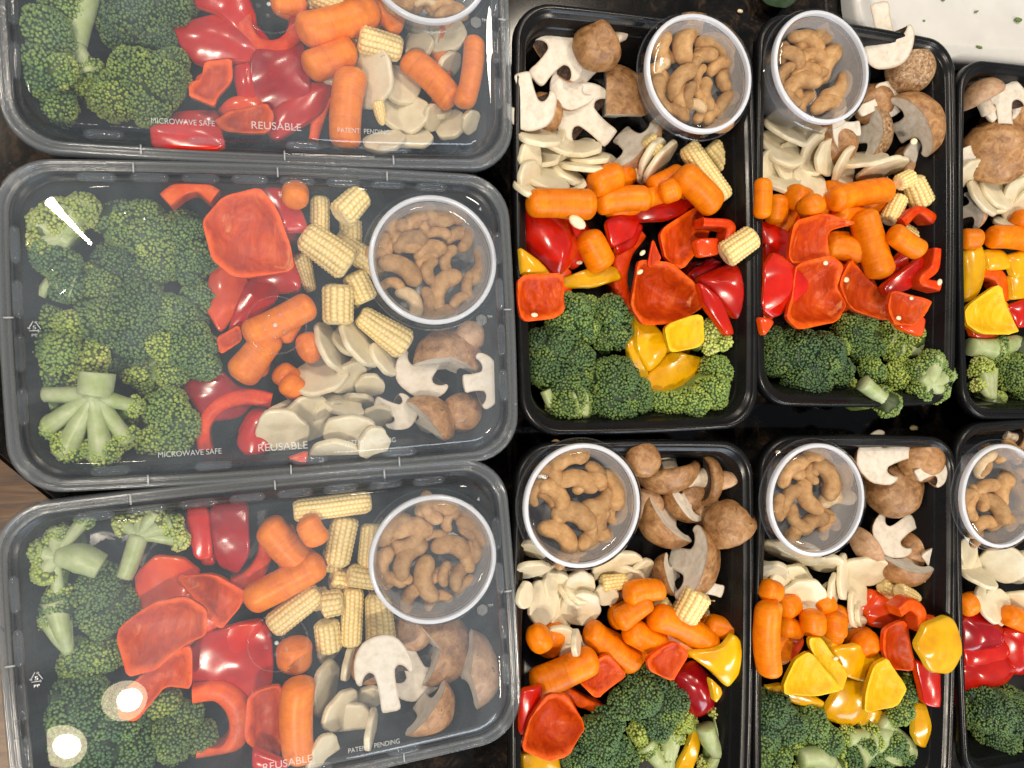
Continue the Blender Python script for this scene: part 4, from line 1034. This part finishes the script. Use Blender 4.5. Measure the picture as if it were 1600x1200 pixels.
B_([(255, 1100, 28, .6), (290, 1122, 30), (270, 1152, 36), (225, 1142, 28, .62), (312, 1150, 26), (276, 1184, 30)], tone=.34)
P_('red', 'skin', [(286, 798), (327, 793), (332, 872), (305, 872)], .3)
P_('crimson', 'skin', [(328, 788), (387, 783), (390, 862), (370, 897), (340, 880)], .35)
U_('red', [(416, 838), (413, 870), (396, 900), (364, 916)], 13)
P_('orange', 'skin', [(212, 897), (245, 867), (285, 871), (312, 895), (292, 927), (240, 952), (217, 947)], .35)
P_('orange', 'flesh', [(275, 902), (335, 898), (385, 925), (372, 950), (345, 982), (318, 950)], .25)
P_('red', 'skin', [(300, 995), (370, 975), (422, 970), (427, 1072), (390, 1092), (300, 1078)], .3, k=.24)
P_('orange', 'flesh', [(195, 1078), (265, 1020), (299, 1005), (298, 1077), (258, 1072), (216, 1122), (188, 1112)], .25)
P_('orange', 'flesh', [(184, 986), (235, 945), (290, 931), (322, 950), (320, 992), (290, 1006), (246, 1042), (204, 1050)], .4)
P_('orange', 'flesh', [(388, 1085), (440, 1070), (447, 1130), (432, 1195), (383, 1155)], .4)
P_('red', 'skin', [(395, 1170), (452, 1192), (440, 1215), (395, 1200)])
U_('orange', [(300, 1088), (342, 1084), (370, 1110), (373, 1150), (348, 1180), (306, 1182)], 16)
K_(460, 799, 578, 784, 18); C_(482, 815, 498, 842, 20); K_(582, 820, 576, 885, 18); K_(540, 808, 526, 882, 22, 20)
C_(422, 822, 488, 890, 26); C_(395, 936, 495, 882, 24)
K_(590, 928, 596, 1005, 20, 24); K_(552, 920, 548, 1008, 17); K_(545, 898, 590, 905, 18); K_(510, 972, 515, 1016, 20); K_(505, 945, 535, 940, 22, 20)
C_(462, 1010, 463, 1038, 28, 27); C_(470, 1070, 470, 1182, 26, 25)
K_(497, 924, 425, 980, 20, 21)
W_c(578, 1088, 22, 16, 0); W_c(545, 1036, 26, 9, 80); W_c(508, 1075, 42, 20, 80); W_c(550, 1132, 38, 34, 0); W_c(505, 1180, 32, 24, 60); W_c(532, 1110, 34, 22, 60); W_c(580, 1140, 30, 8, 85)
M_('cap', 645, 985, 32, 0, 360, skin='mushroom_skin_pale'); M_('cut', 668, 1088, 630, 1010, 46, thin=.6); Mh(682, 1012, 58, 10, .12, 240)
Mh(726, 1048, 62, 5, .12, 150, skin='mushroom_skin_pale'); Mh(664, 1106, 50, -40, .2)
M_('cut', 590, 992, 612, 1112, 46, thin=.6, fixed=.046)
cup(678, 874, .046, [(617, 830, 60, 40), (642, 831, 62, 0), (682, 797, 60, 5), (705, 812, 40, 70), (740, 830, 62, -40), (737, 870, 46, 80), (697, 897, 38, 80), (622, 910, 40, 10), (645, 935, 46, 60), (685, 940, 42, 20), (722, 900, 50, 60), (680, 840, 38, 0), (728, 915, 40, 40),
     (605, 885, 56, 90), (643, 875, 66, 55), (705, 860, 62, -15), (672, 905, 70, 100)])
# ------------------------------------------------------------------ upper open tray beside the lids
t = begin('A', TD['A'], .1939, .0904, .93, False, False); finish(t, 'open black food tray at the top, beside the lidded trays')
M_('round', 898, 92, 980, 46, 40); M_('cut', 868, 160, 936, 92, 38); M_('cut', 838, 204, 815, 112, 42, thin=.5)
W_c(828, 246, 26, 20, 90); W_c(826, 276, 26, 18, 80); W_c(848, 242, 32, 17, 0); W_c(838, 213, 36, 14, -15); W_c(870, 222, 34, 14, -25); W_c(905, 232, 34, 13, 3); W_c(922, 247, 34, 9, 0); W_c(910, 259, 38, 9, -5); W_c(888, 272, 32, 11, -30); W_c(852, 277, 42, 19, -22); W_c(900, 291, 18, 9, 25); W_c(835, 297, 34, 14, -25)
M_('cut', 898, 56, 836, 124, 48, thin=.5); M_('cap', 942, 182, 80, 0, 90, tilt=.1, tdir=225); Mh(988, 222, 52, -50, .5, 170, skin='mushroom_skin_pale')
M_('cut', 880, 148, 955, 218, 50, thin=.5)
C_(1020, 290, 1060, 270, 16); C_(1000, 315, 1050, 300, 15)
K_(1012, 215, 1028, 240, 13); K_(1142, 272, 1108, 228, 20, 19); K_(1074, 228, 1130, 312, 17, 20); W_c(1030, 256, 42, 11, 55); W_c(1018, 245, 34, 12, 60)
B_([(895, 490, 34), (912, 514, 25), (878, 505, 26), (920, 480, 18, .45)], tone=.26)
B_([(952, 488, 28), (960, 520, 28), (945, 532, 20, .4), (970, 500, 18)], tone=.24)
B_([(882, 636, 29, .4), (902, 622, 24), (905, 640, 18, .5)], [[(852, 610, 9), (862, 635, 8)]], tone=.34)
B_([(866, 540, 40), (900, 562, 34), (850, 572, 34), (882, 598, 40), (908, 590, 22, .5), (842, 535, 26)], tone=.2)
B_([(960, 600, 45), (988, 622, 36, .3), (950, 632, 34), (975, 645, 28), (940, 592, 25), (992, 655, 12, .75), (985, 668, 8, .85)], tone=.22)
B_([(1120, 578, 28), (1112, 612, 30), (1082, 630, 27), (1052, 632, 22), (1028, 628, 18)], tone=.45)
B_([(1112, 514, 16), (1128, 535, 15), (1108, 540, 14)], tone=.75)
W_c(1030, 653, 24, 11, 5, fixed=.018)
C_(832, 318, 920, 320, 22, 25); C_(940, 318, 1008, 311, 20); C_(1038, 302, 1056, 296, 18); C_(930, 288, 964, 275, 22)
P_('red', 'skin', [(985, 325), (1085, 306), (1092, 326), (1040, 347), (1000, 347)]); P_('red', 'skin', [(945, 345), (977, 330), (1002, 335), (987, 372), (955, 387)], .3)
U_('red', [(1100, 346), (1142, 352), (1137, 378)], 8); P_('orange', 'skin', [(1085, 375), (1125, 372), (1122, 398), (1092, 402)])
C_(918, 372, 938, 412, 22, 25); C_(1067, 275, 1113, 320, 24, 23)
P_('yellow', 'skin', [(810, 385), (850, 415), (862, 432), (815, 432)]); P_('yellow', 'skin', [(873, 437), (920, 420), (960, 416), (969, 436), (925, 450), (880, 449)], .4)
P_('orange', 'flesh', [(809, 432), (878, 429), (880, 487), (860, 498), (814, 502)], .3, rib=.0008)
P_('red', 'skin', [(808, 320), (820, 306), (850, 325), (890, 350), (904, 385), (890, 412), (868, 432), (835, 402), (805, 370)], .75)
U_('red', [(1004, 362), (978, 396), (971, 440), (984, 475), (1004, 492)], 13, h=.014)
P_('orange', 'flesh', [(1028, 362), (1090, 322), (1108, 365), (1064, 422), (1040, 402)], .2)
P_('crimson', 'skin', [(1078, 428), (1112, 402), (1130, 412), (1110, 435), (1085, 440)]); P_('red', 'skin', [(1090, 440), (1125, 470), (1148, 521), (1130, 523), (1102, 482)], .4)
P_('red', 'skin', [(1088, 437), (1145, 411), (1176, 450), (1188, 502), (1145, 503), (1118, 472)], .6)
P_('orange', 'flesh', [(998, 408), (1045, 413), (1085, 448), (1098, 475), (1062, 503), (1000, 508), (984, 480), (994, 440)], .9)
P_('yellow', 'flesh', [(1035, 510), (1093, 490), (1097, 540), (1045, 551)], .2); P_('yellow', 'skin', [(972, 512), (990, 518), (1012, 590), (995, 594), (978, 562)], .3)
P_('yellow', 'skin', [(999, 603), (1042, 550), (1102, 562), (1060, 624)], .3); P_('yellow', 'skin', [(993, 480), (1041, 536), (1030, 562), (1012, 582), (989, 545)], .4)
K_(1132, 400, 1178, 368, 22, 20, dz=.006)
P_('red', 'flesh', [(1012, 420), (1020, 372), (1034, 405)], .2, t=.002)
for a in ((902, 347, 16, -30), (835, 492, 6, 0), (1000, 425, 6, 30), (905, 410, 6, 0), (1004, 395, 6, 40)): seed(a[0], a[1], a[2], ang=a[3])
cup(1093, 115, .054, [(1032, 112, 42, 60, 1), (1082, 170, 40, 0, 1), (1080, 150, 38, 80), (1117, 180, 42, 40), (1055, 178, 42, -30), (1100, 92, 46, 20), (1040, 78, 54, 95), (1115, 75, 60, -20), (1037, 150, 62, 110), (1094, 119, 36, 70), (1137, 120, 50, 80), (1125, 105, 42, 30), (1135, 165, 46, 45), (1107, 147, 52, 95), (1067, 132, 56, 65), (1078, 66, 74, 70)])

# ------------------------------------------------------------------ upper middle open tray
t = begin('B', TD['B'], .3425, .1041, -.18, False, False); finish(t, 'open black food tray in the upper row, in front of the chopping board')
M_('cap', 1422, 108, 38, 0, 360, skin='mushroom_skin_scaly'); M_('cut', 1392, 108, 1374, 4, 42, thin=.6); M_('cut', 1300, 205, 1345, 200, 36, skin='mushroom_skin_pale')
W_c(1202, 262, 28, 18, 90); W_c(1262, 208, 24, 18, 0); W_c(1230, 203, 40, 14, -30); W_c(1222, 234, 38, 20, -35); W_c(1222, 282, 32, 17, -18); W_c(1268, 232, 26, 13, 62); W_c(1293, 246, 30, 18, 90); W_c(1266, 285, 32, 18, -45); W_c(1345, 250, 36, 12, 8); W_c(1318, 258, 32, 10, 68); W_c(1376, 266, 42, 14, 25)
M_('cut', 1470, 272, 1420, 228, 46, thin=.5); M_('cut', 1422, 140, 1342, 175, 28, thin=.6); Mh(1360, 208, 44, 0, .4, 200, skin='mushroom_skin_scaly'); Mh(1426, 196, 54, 35, .25, 190)
K_(1404, 286, 1424, 276, 13); K_(1425, 280, 1442, 320, 17, 20); K_(1406, 308, 1388, 346, 14, 15); K_(1404, 356, 1452, 388, 13, 15)
C_(1192, 285, 1190, 335, 14); C_(1215, 312, 1211, 342, 18); C_(1240, 305, 1256, 312, 20); C_(1262, 316, 1270, 330, 22); C_(1310, 330, 1340, 338, 18)
B_([(1332, 520, 34), (1352, 540, 30), (1345, 500, 25), (1365, 525, 18, .55)], tone=.22)
B_([(1240, 550, 44), (1282, 562, 44), (1214, 560, 30), (1260, 590, 40), (1302, 582, 32), (1322, 602, 18, .62), (1210, 532, 22, .3), (1310, 545, 18, .55)], tone=.14)
B_([(1388, 530, 27), (1418, 530, 22), (1402, 545, 20), (1440, 548, 18, .85)], [[(1446, 495, 11), (1442, 520, 8), (1436, 548, 10)]], tone=.6)
B_([(1402, 588, 24, .62), (1416, 578, 18, .6), (1392, 618, 16, .55), (1362, 580, 22, .45)], tone=.5)
B_([(1385, 630, 18), (1376, 616, 12)], [[(1348, 598, 13), (1362, 610, 12), (1382, 625, 11)]], tone=.5)
B_([(1452, 570, 20), (1470, 588, 17), (1462, 610, 17), (1438, 612, 17), (1432, 580, 15)], [[(1440, 588, 9), (1448, 600, 10), (1450, 602, 7)], [(1446, 592, 5), (1468, 590, 4)], [(1446, 592, 5), (1458, 570, 4)], [(1446, 596, 5), (1440, 614, 4)]], tone=.38, up=.003)
P_('red', 'skin', [(1185, 345), (1215, 350), (1238, 385), (1235, 415), (1190, 420)], .4); U_('red', [(1412, 348), (1436, 328), (1462, 342)], 8)
C_(1296, 385, 1342, 394, 20); C_(1398, 364, 1436, 390, 17); P_('orange', 'flesh', [(1238, 347), (1290, 334), (1336, 350), (1292, 362), (1292, 408), (1234, 410)], .3)
P_('red', 'skin', [(1380, 445), (1440, 398), (1447, 420), (1420, 452), (1385, 462)], .3); U_('red', [(1466, 388), (1463, 418), (1443, 438), (1471, 447)], 8)
P_('orange', 'skin', [(1184, 495), (1212, 502), (1192, 527)]); P_('orange', 'skin', [(1398, 500), (1442, 495), (1440, 527), (1405, 515)])
P_('orange', 'flesh', [(1384, 482), (1395, 454), (1449, 470), (1442, 492), (1430, 507), (1394, 507)], .3); P_('orange', 'flesh', [(1306, 442), (1325, 408), (1345, 425), (1390, 470), (1382, 502), (1330, 482)], .25)
P_('orange', 'flesh', [(1243, 415), (1290, 403), (1309, 420), (1304, 450), (1320, 475), (1306, 501), (1240, 514), (1223, 497), (1240, 460)], .7)
P_('red', 'skin', [(1188, 420), (1212, 393), (1260, 448), (1210, 497), (1186, 482)], .3)
C_(1304, 312, 1384, 298, 20); C_(1350, 338, 1376, 424, 22, 24)
for a in ((1290, 411, 5, 0), (1322, 437, 6, 0), (1468, 441, 6, 60), (1404, 497, 5, 0), (1428, 221, 7, 20), (1424, 466, 4, 0)): seed(a[0], a[1], a[2], ang=a[3], flat=.75)
cup(1284, 105, .054, [(1222, 84, 34, 90), (1238, 147, 40, 120), (1269, 92, 42, 10), (1227, 118, 40, 60), (1259, 115, 46, 5), (1282, 63, 42, 80), (1236, 92, 46, -30), (1259, 66, 56, -20), (1295, 102, 58, 65), (1259, 163, 42, 60), (1293, 168, 54, 10), (1251, 137, 56, 20), (1303, 137, 62, 225)], fill=.022)

# ------------------------------------------------------------------ upper open tray cut by the right edge
t = begin('C', TD['C'], .4935, .095, .65, False, False); finish(t, 'open black food tray at the right edge, upper row')
M_('round', 1522, 128, 1545, 178, 34, skin='mushroom_skin_pale'); M_('cut', 1520, 265, 1508, 230, 26, skin='mushroom_skin_pale'); M_('cut', 1590, 140, 1545, 185, 30, thin=.5); M_('cut', 1565, 122, 1572, 205, 34, thin=.5); M_('cap', 1558, 236, 52, 0, 360, tilt=.2, tdir=90); Mh(1518, 328, 30, 20, .4, skin='mushroom_skin_pale')
W_c(1512, 270, 24, 14, 60); W_c(1580, 272, 24, 16, 40); W_c(1594, 312, 38, 26, 80); W_c(1556, 302, 32, 14, -50); W_c(1534, 308, 34, 11, -52); W_c(1575, 350, 28, 8, -22)
B_([(1556, 545, 20, .45), (1590, 545, 18, .4)], [[(1515, 542, 14), (1555, 545, 18), (1590, 535, 12)]], tone=.5)
B_([(1582, 582, 30), (1600, 560, 22), (1598, 612, 24)], tone=.42)
B_([(1532, 578, 16), (1528, 602, 10), (1546, 632, 17), (1560, 622, 10)], [[(1550, 575, 9), (1547, 600, 10), (1546, 625, 10)], [(1520, 612, 6), (1545, 618, 8)]], tone=.78)
C_(1590, 342, 1610, 350, 16); C_(1507, 372, 1528, 372, 16); C_(1552, 372, 1610, 378, 18)
P_('orange', 'skin', [(1512, 505), (1560, 520), (1575, 535), (1520, 530)]); P_('yellow', 'skin', [(1578, 430), (1605, 430), (1605, 465), (1578, 468)], .4)
P_('yellow', 'skin', [(1537, 390), (1570, 391), (1577, 420), (1545, 422)], .4); P_('yellow', 'skin', [(1570, 400), (1605, 388), (1605, 432), (1582, 437)], .5)
P_('red', 'skin', [(1570, 480), (1605, 465), (1605, 510), (1585, 512)], .5); U_('orange', [(1540, 424), (1564, 432), (1574, 470)], 11)
P_('yellow', 'skin', [(1504, 392), (1535, 384), (1539, 422), (1520, 467), (1506, 472)], .5); P_('yellow', 'flesh', [(1508, 482), (1556, 444), (1587, 517), (1568, 522), (1530, 521), (1510, 506)], .25)

# ------------------------------------------------------------------ lower open tray beside the lids
t = begin('D', TD['D'], .1915, -.1500, -.77, False, False); finish(t, 'open black food tray in the lower row, beside the lidded trays')
M_('cap', 1005, 718, 28, 0, 360); M_('round', 1124, 735, 1140, 770, 28, skin='mushroom_skin_pale'); M_('round', 1122, 745, 1072, 748, 42); M_('round', 1047, 770, 1036, 692, 50)
Mh(1072, 784, 38, 225, .6); M_('cap', 1010, 790, 28, 0, 360, skin='mushroom_skin_pale'); M_('round', 1120, 785, 1166, 872, 42)
W_c(832, 858, 24, 12, -20); W_c(830, 890, 30, 12, 10); W_c(1000, 894, 26, 14, 45); W_c(962, 884, 40, 22, 20); W_c(820, 930, 20, 14, 80)
K_(940, 912, 978, 908, 14, 12); K_(1120, 930, 1146, 968, 13, 8, True); K_(1126, 892, 1140, 898, 14); K_(1030, 940, 1045, 960, 14)
M_('cut', 1085, 912, 1130, 925, 30, thin=.4, skin='mushroom_skin_pale'); Mh(1044, 812, 48, 225, .35, 190); Mh(1076, 880, 60, -20, .4, 180); Mh(1050, 898, 34, 200, .5)
C_(1110, 978, 1142, 986, 18); C_(1026, 966, 1108, 1010, 22); C_(985, 985, 1030, 1006, 20, 22); K_(1068, 968, 1092, 925, 21, 24)
W_c(866, 908, 28, 20, 80); W_c(945, 930, 20, 18, 0); W_c(878, 1000, 32, 22, 0)
C_(836, 1002, 850, 995, 23); C_(925, 985, 990, 1034, 20)
W_c(904, 916, 28, 23, 30); W_c(907, 950, 34, 26, 20); W_c(848, 942, 34, 28, 80); W_c(900, 1005, 20, 7, 90, fixed=.044)
C_(970, 970, 1012, 942, 20, 14); C_(985, 930, 1032, 923, 21, 16)
P_('red', 'skin', [(812, 1080), (850, 1070), (835, 1125), (812, 1150)]); P_('orange', 'flesh', [(903, 1062), (945, 1018), (980, 1055), (930, 1090)], .25); P_('orange', 'flesh', [(1008, 1027), (1055, 1003), (1074, 1020), (1050, 1064), (1014, 1047)], .3)
C_(840, 1066, 922, 1030, 24); P_('yellow', 'skin', [(1075, 1020), (1120, 1010), (1140, 988), (1158, 1010), (1156, 1042), (1132, 1070), (1108, 1046)], .45); P_('yellow', 'skin', [(1108, 1058), (1131, 1080), (1118, 1100)], .3)
P_('yellow', 'skin', [(815, 1175), (872, 1180), (875, 1212), (820, 1212)], .3)
B_([(930, 1156, 44), (904, 1178, 34), (962, 1182, 36), (946, 1130, 30)], tone=.16)
B_([(1120, 1110, 14), (1142, 1165, 14), (1126, 1186, 17), (1105, 1195, 14), (1135, 1130, 10)], [[(1102, 1135, 15), (1108, 1155, 15), (1122, 1178, 11)], [(1108, 1155, 9), (1138, 1162, 8)], [(1105, 1135, 9), (1122, 1112, 8)]], tone=.88)
P_('yellow', 'skin', [(1086, 1128), (1089, 1162), (1075, 1208), (1053, 1200)], .3)
B_([(1000, 1082, 44), (1040, 1096, 38), (976, 1096, 30), (1020, 1126, 34), (1060, 1122, 24, .7), (1000, 1142, 20, .62), (1076, 1130, 14, .75)], tone=.12)
B_([(1010, 1164, 20), (1032, 1178, 20), (1050, 1150, 16)], [[(1048, 1145, 10), (1042, 1170, 14), (1040, 1205, 14)]], tone=.6)
P_('orange', 'flesh', [(853, 1083), (880, 1083), (914, 1135), (886, 1177), (855, 1184), (814, 1167), (829, 1125)], .7); U_('orange', [(876, 1075), (906, 1096), (942, 1111)], 9)
P_('crimson', 'skin', [(1050, 1052), (1085, 1033), (1113, 1060), (1115, 1102), (1085, 1120), (1058, 1097)], .75)
cup(911, 790, .054, [(840, 770, 40, 70), (856, 742, 46, -30), (930, 745, 50, -60), (960, 800, 40, 90), (890, 862, 40, -60), (945, 820, 48, 100), (930, 845, 56, 20), (890, 720, 62, 15), (955, 765, 60, -75), (865, 785, 64, -70), (935, 780, 60, 210), (902, 757, 66, -10), (870, 840, 66, -35), (895, 810, 68, -20)])

# ------------------------------------------------------------------ lower middle open tray
t = begin('E', TD['E'], .342, -.1500, -1.17, False, False); finish(t, 'open black food tray in the lower row, second from the right')
M_('cap', 1440, 718, 36, 0, 360); M_('cut', 1340, 728, 1430, 700, 42, thin=.6); M_('cut', 1476, 722, 1432, 745, 30, thin=.6)
W_c(1206, 890, 26, 12, 0); W_c(1352, 892, 34, 24, 10); W_c(1240, 862, 46, 18, -15); W_c(1290, 880, 26, 14, 0); K_(1378, 912, 1402, 928, 14); K_(1405, 922, 1438, 936, 12, 9, True)
M_('cut', 1475, 905, 1448, 862, 32, thin=.6); M_('cut', 1372, 855, 1428, 812, 38, thin=.8); M_('round', 1335, 865, 1370, 840, 34, skin='mushroom_skin_pale'); M_('cut', 1462, 830, 1455, 748, 38, thin=.6); M_('cap', 1396, 766, 43, 0, 360, tilt=.2, tdir=180)
M_('cut', 1432, 862, 1482, 838, 16, thin=.6); Mh(1415, 880, 42, 255, .35, 190)
C_(1198, 920, 1212, 925, 18); C_(1226, 950, 1238, 942, 18); C_(1285, 936, 1292, 950, 17); C_(1225, 980, 1245, 985, 16); C_(1268, 962, 1268, 985, 20); C_(1305, 965, 1305, 990, 19); C_(1348, 1000, 1356, 1012, 24); C_(1203, 948, 1204, 1048, 21, 20)
W_c(1318, 902, 36, 10, 85); W_c(1302, 922, 28, 8, 76); W_c(1230, 908, 30, 24, 40); W_c(1256, 932, 34, 28, 20); W_c(1334, 952, 28, 9, 85); W_c(1342, 958, 20, 6, 85)
B_([(1205, 1110, 34), (1230, 1132, 30), (1196, 1142, 30), (1240, 1158, 20, .45)], tone=.14)
B_([(1265, 1130, 29), (1286, 1156, 30), (1260, 1112, 20), (1305, 1170, 16, .5)], tone=.2)
B_([(1416, 1080, 20), (1405, 1110, 22), (1426, 1056, 14, .6), (1390, 1126, 15, .5), (1424, 1105, 10, .8)], tone=.34)
B_([(1340, 1166, 34), (1382, 1166, 34), (1416, 1172, 28), (1360, 1150, 20, .6), (1325, 1150, 14, .6)], [[(1375, 1125, 13), (1395, 1140, 10)]], tone=.28)
B_([(1190, 1180, 18), (1215, 1185, 22)], tone=.3); B_([(1260, 1200, 16), (1300, 1200, 18)], [[(1250, 1185, 14), (1275, 1182, 16), (1300, 1192, 12)]], tone=.6)
U_('red', [(1224, 990), (1250, 1002), (1234, 1032)], 10); P_('orange', 'skin', [(1350, 957), (1370, 926), (1402, 935), (1410, 960), (1385, 982), (1358, 977)], .6); P_('orange', 'skin', [(1436, 965), (1462, 962), (1455, 985), (1440, 990)]); U_('orange', [(1406, 957), (1425, 946), (1443, 960), (1440, 988)], 10)
P_('orange', 'flesh', [(1376, 1012), (1380, 985), (1413, 968), (1427, 1046), (1384, 1044)], .25); P_('red', 'skin', [(1428, 1030), (1465, 1050), (1489, 1101), (1440, 1099), (1432, 1062)], .35)
P_('yellow', 'skin', [(1430, 1098), (1458, 1100), (1460, 1130), (1472, 1161), (1432, 1164), (1420, 1142)], .3); P_('yellow', 'skin', [(1424, 1007), (1445, 975), (1484, 963), (1494, 1015), (1486, 1052), (1450, 1047)], .3, fixed=.046)
P_('yellow', 'skin', [(1198, 1075), (1225, 1070), (1287, 1095), (1282, 1107), (1230, 1097)], .3); P_('yellow', 'flesh', [(1255, 995), (1280, 995), (1322, 1050), (1305, 1077)], .2)
P_('yellow', 'skin', [(1335, 1108), (1378, 1108), (1374, 1132), (1345, 1140)], .3); P_('yellow', 'flesh', [(1360, 1040), (1385, 1028), (1410, 1070), (1396, 1101), (1350, 1112), (1352, 1075)], .25)
P_('yellow', 'skin', [(1298, 1015), (1335, 1003), (1350, 1025), (1372, 1018), (1377, 1042), (1345, 1062), (1313, 1052)], .45); P_('yellow', 'flesh', [(1223, 1067), (1240, 1030), (1265, 1018), (1307, 1073), (1270, 1087), (1226, 1084)], .3)
P_('yellow', 'skin', [(1288, 1107), (1305, 1060), (1340, 1058), (1374, 1063), (1345, 1112), (1320, 1130), (1288, 1122)], .5)
seed(1306, 1029, 5)
cup(1277, 781, .054, [(1219, 793, 40, 90), (1306, 741, 40, -50), (1269, 738, 36, 100), (1303, 759, 38, 0), (1246, 835, 44, 60), (1293, 812, 42, -40), (1238, 738, 56, 50), (1267, 720, 42, 20), (1236, 780, 44, 60), (1248, 809, 44, 120), (1272, 820, 52, 25), (1306, 783, 60, 10, 1), (1288, 749, 62, -70), (1267, 775, 58, 110)], fill=.022)

# ------------------------------------------------------------------ lower open tray cut by the right edge
t = begin('F', TD['F'], .4927, -.1412, 1.78, False, False); finish(t, 'open black food tray at the right edge, lower row')
M_('round', 1598, 690, 1568, 678, 24)
W_c(1512, 862, 26, 14, 80); W_c(1600, 880, 30, 22, 0); W_c(1525, 898, 30, 14, -35); W_c(1598, 950, 34, 28, 0); W_c(1566, 882, 35, 28, 0); C_(1505, 946, 1518, 940, 17); C_(1575, 962, 1605, 975, 17)
W_c(1545, 942, 32, 17, 100)
B_([(1540, 1110, 40), (1574, 1112, 40), (1556, 1150, 36), (1600, 1130, 30), (1520, 1090, 18)], tone=.16)
P_('red', 'skin', [(1560, 985), (1590, 970), (1610, 980), (1610, 1050), (1575, 1050), (1562, 1015)], .6); P_('crimson', 'skin', [(1496, 962), (1540, 953), (1562, 980), (1556, 1012), (1500, 1027)], .6); P_('red', 'skin', [(1498, 1032), (1560, 1010), (1583, 1040), (1560, 1067), (1504, 1087)], .5)
cup(1566, 775, .054, [(1592, 745, 40, 20), (1590, 810, 40, 40), (1520, 790, 44, 90), (1535, 825, 44, 30), (1565, 820, 46, 10), (1540, 725, 44, 70, 1), (1575, 715, 44, 10), (1540, 765, 44, 20), (1590, 775, 50, -70), (1550, 795, 56, -55), (1570, 768, 56, 70)])

flush()
for k in ('T1', 'T2', 'T3'): lid(TR[k])

# ------------------------------------------------------------------ crumbs and a leaf
CTX.clear(); CTX.update(desc='x')
def crumb(name, px, py, z, r, mat, label, cat='crumb', ang=0, flat=.6):
    s = SC(px, py, z); c = PX(px, py, z); a = math.radians(ang); R = r * s
    x = np.array([math.cos(a), math.sin(a), 0]); y = np.array([-math.sin(a), math.cos(a), 0])
    V = c + R * (ICOV2[:, 0:1] * x + flat * ICOV2[:, 1:2] * y + .5 * (ICOV2[:, 2:3] + 1) * ZV); V = V + (wob(V - c, 1.4 / R * 2, int(px)) * R * .3)[:, None] * np.array([nrm(v) for v in V - c])
    tag(mesh_obj(name, V, ICOF2, [mat]), label, cat)
crumb('pepper_seed', 1155, 19, .0, 5, 'seed', 'cream seed lying alone on the dark counter above the upper trays', 'seed')
crumb('corn_crumb', 1425, 668, .0, 8, 'corn_cut', 'square yellow corn crumb on the counter between the tray rows')
crumb('corn_crumb', 805, 631, .0, 3, 'seed', 'tiny pale crumb on the counter between lidded and open trays')
crumb('garlic_crumb', 1214, 706, .0455, 5, 'mushroom_flesh', 'small white crumb on the corner of the lower middle tray rim')
crumb('broccoli_crumb', 1588, 32, .0142, 7, 'crumb_green', 'largest green broccoli crumb on the white board')
crumb('broccoli_crumb', 1524, 19, .0142, 5, 'crumb_green', 'small green crumb near the middle of the white board', ang=20, flat=.3)
crumb('broccoli_crumb', 1472, 1, .0142, 4, 'crumb_green', 'green crumb on the white board at the top edge', flat=.4)
crumb('broccoli_crumb', 1528, 75, .013, 6, 'crumb_green', 'thin green crumb on the lower rim of the white board', ang=-10, flat=.3)
crumb('broccoli_crumb', 1443, 33, .0142, 2.5, 'crumb_green', 'tiny dark fleck on the white board above the mushrooms')
Vl = []; nu, nv_ = 14, 9
for i in range(nu):
    for j in range(nv_):
        u = i / (nu - 1); v = j / (nv_ - 1) * 2 - 1; wd = 22 * math.sin(math.pi * min(1, u * .9 + .1)) ** .7
        p = PX(1185 + 62 * u, -10 + 6 * math.sin(3 * u) + v * wd, .006); Vl.append(p + ZV * (.004 * abs(v) + .0015 * math.sin(9 * u + 4 * v)))
Vl = np.array(Vl); Vl = np.vstack([Vl, Vl - ZV * .0006]); n_ = nu * nv_; Fl = grid_faces(nu, nv_, False) + [tuple(k + n_ for k in f[::-1]) for f in grid_faces(nu, nv_, False)]
tag(mesh_obj('kale_leaf', Vl, Fl, ['leaf']), 'dark green leaf scrap on the counter at the top edge', 'leaf')

# ------------------------------------------------------------------ labels that single each thing out
ORD = ['leftmost', 'second', 'third', 'fourth', 'fifth', 'sixth', 'seventh', 'eighth', 'ninth', 'tenth', 'eleventh', 'twelfth', 'thirteenth', 'fourteenth', 'fifteenth', 'sixteenth', 'seventeenth', 'eighteenth', 'nineteenth', 'twentieth',
       'twenty-first', 'twenty-second', 'twenty-third', 'twenty-fourth', 'twenty-fifth', 'twenty-sixth', 'twenty-seventh', 'twenty-eighth', 'twenty-ninth', 'thirtieth']
fam = {}
for r in REG: fam.setdefault((r[1], r[5]), []).append(r)
for (ph, ds), L in fam.items():
    L.sort(key=lambda r: (r[3], r[4]))
    for i, (o, _, cat, px, py, d, plural) in enumerate(L):
        if len(L) == 1: lab = f'{ph} in the {ds}'
        elif i == 0: lab = f'leftmost {ph} in the {ds}'
        elif i == len(L) - 1 and len(L) > 2: lab = f'rightmost {ph} in the {ds}'
        else: lab = f'{ORD[i]} {ph} from the left, {ds}'
        tag(o, lab, cat, f'{plural} in the {ds}')
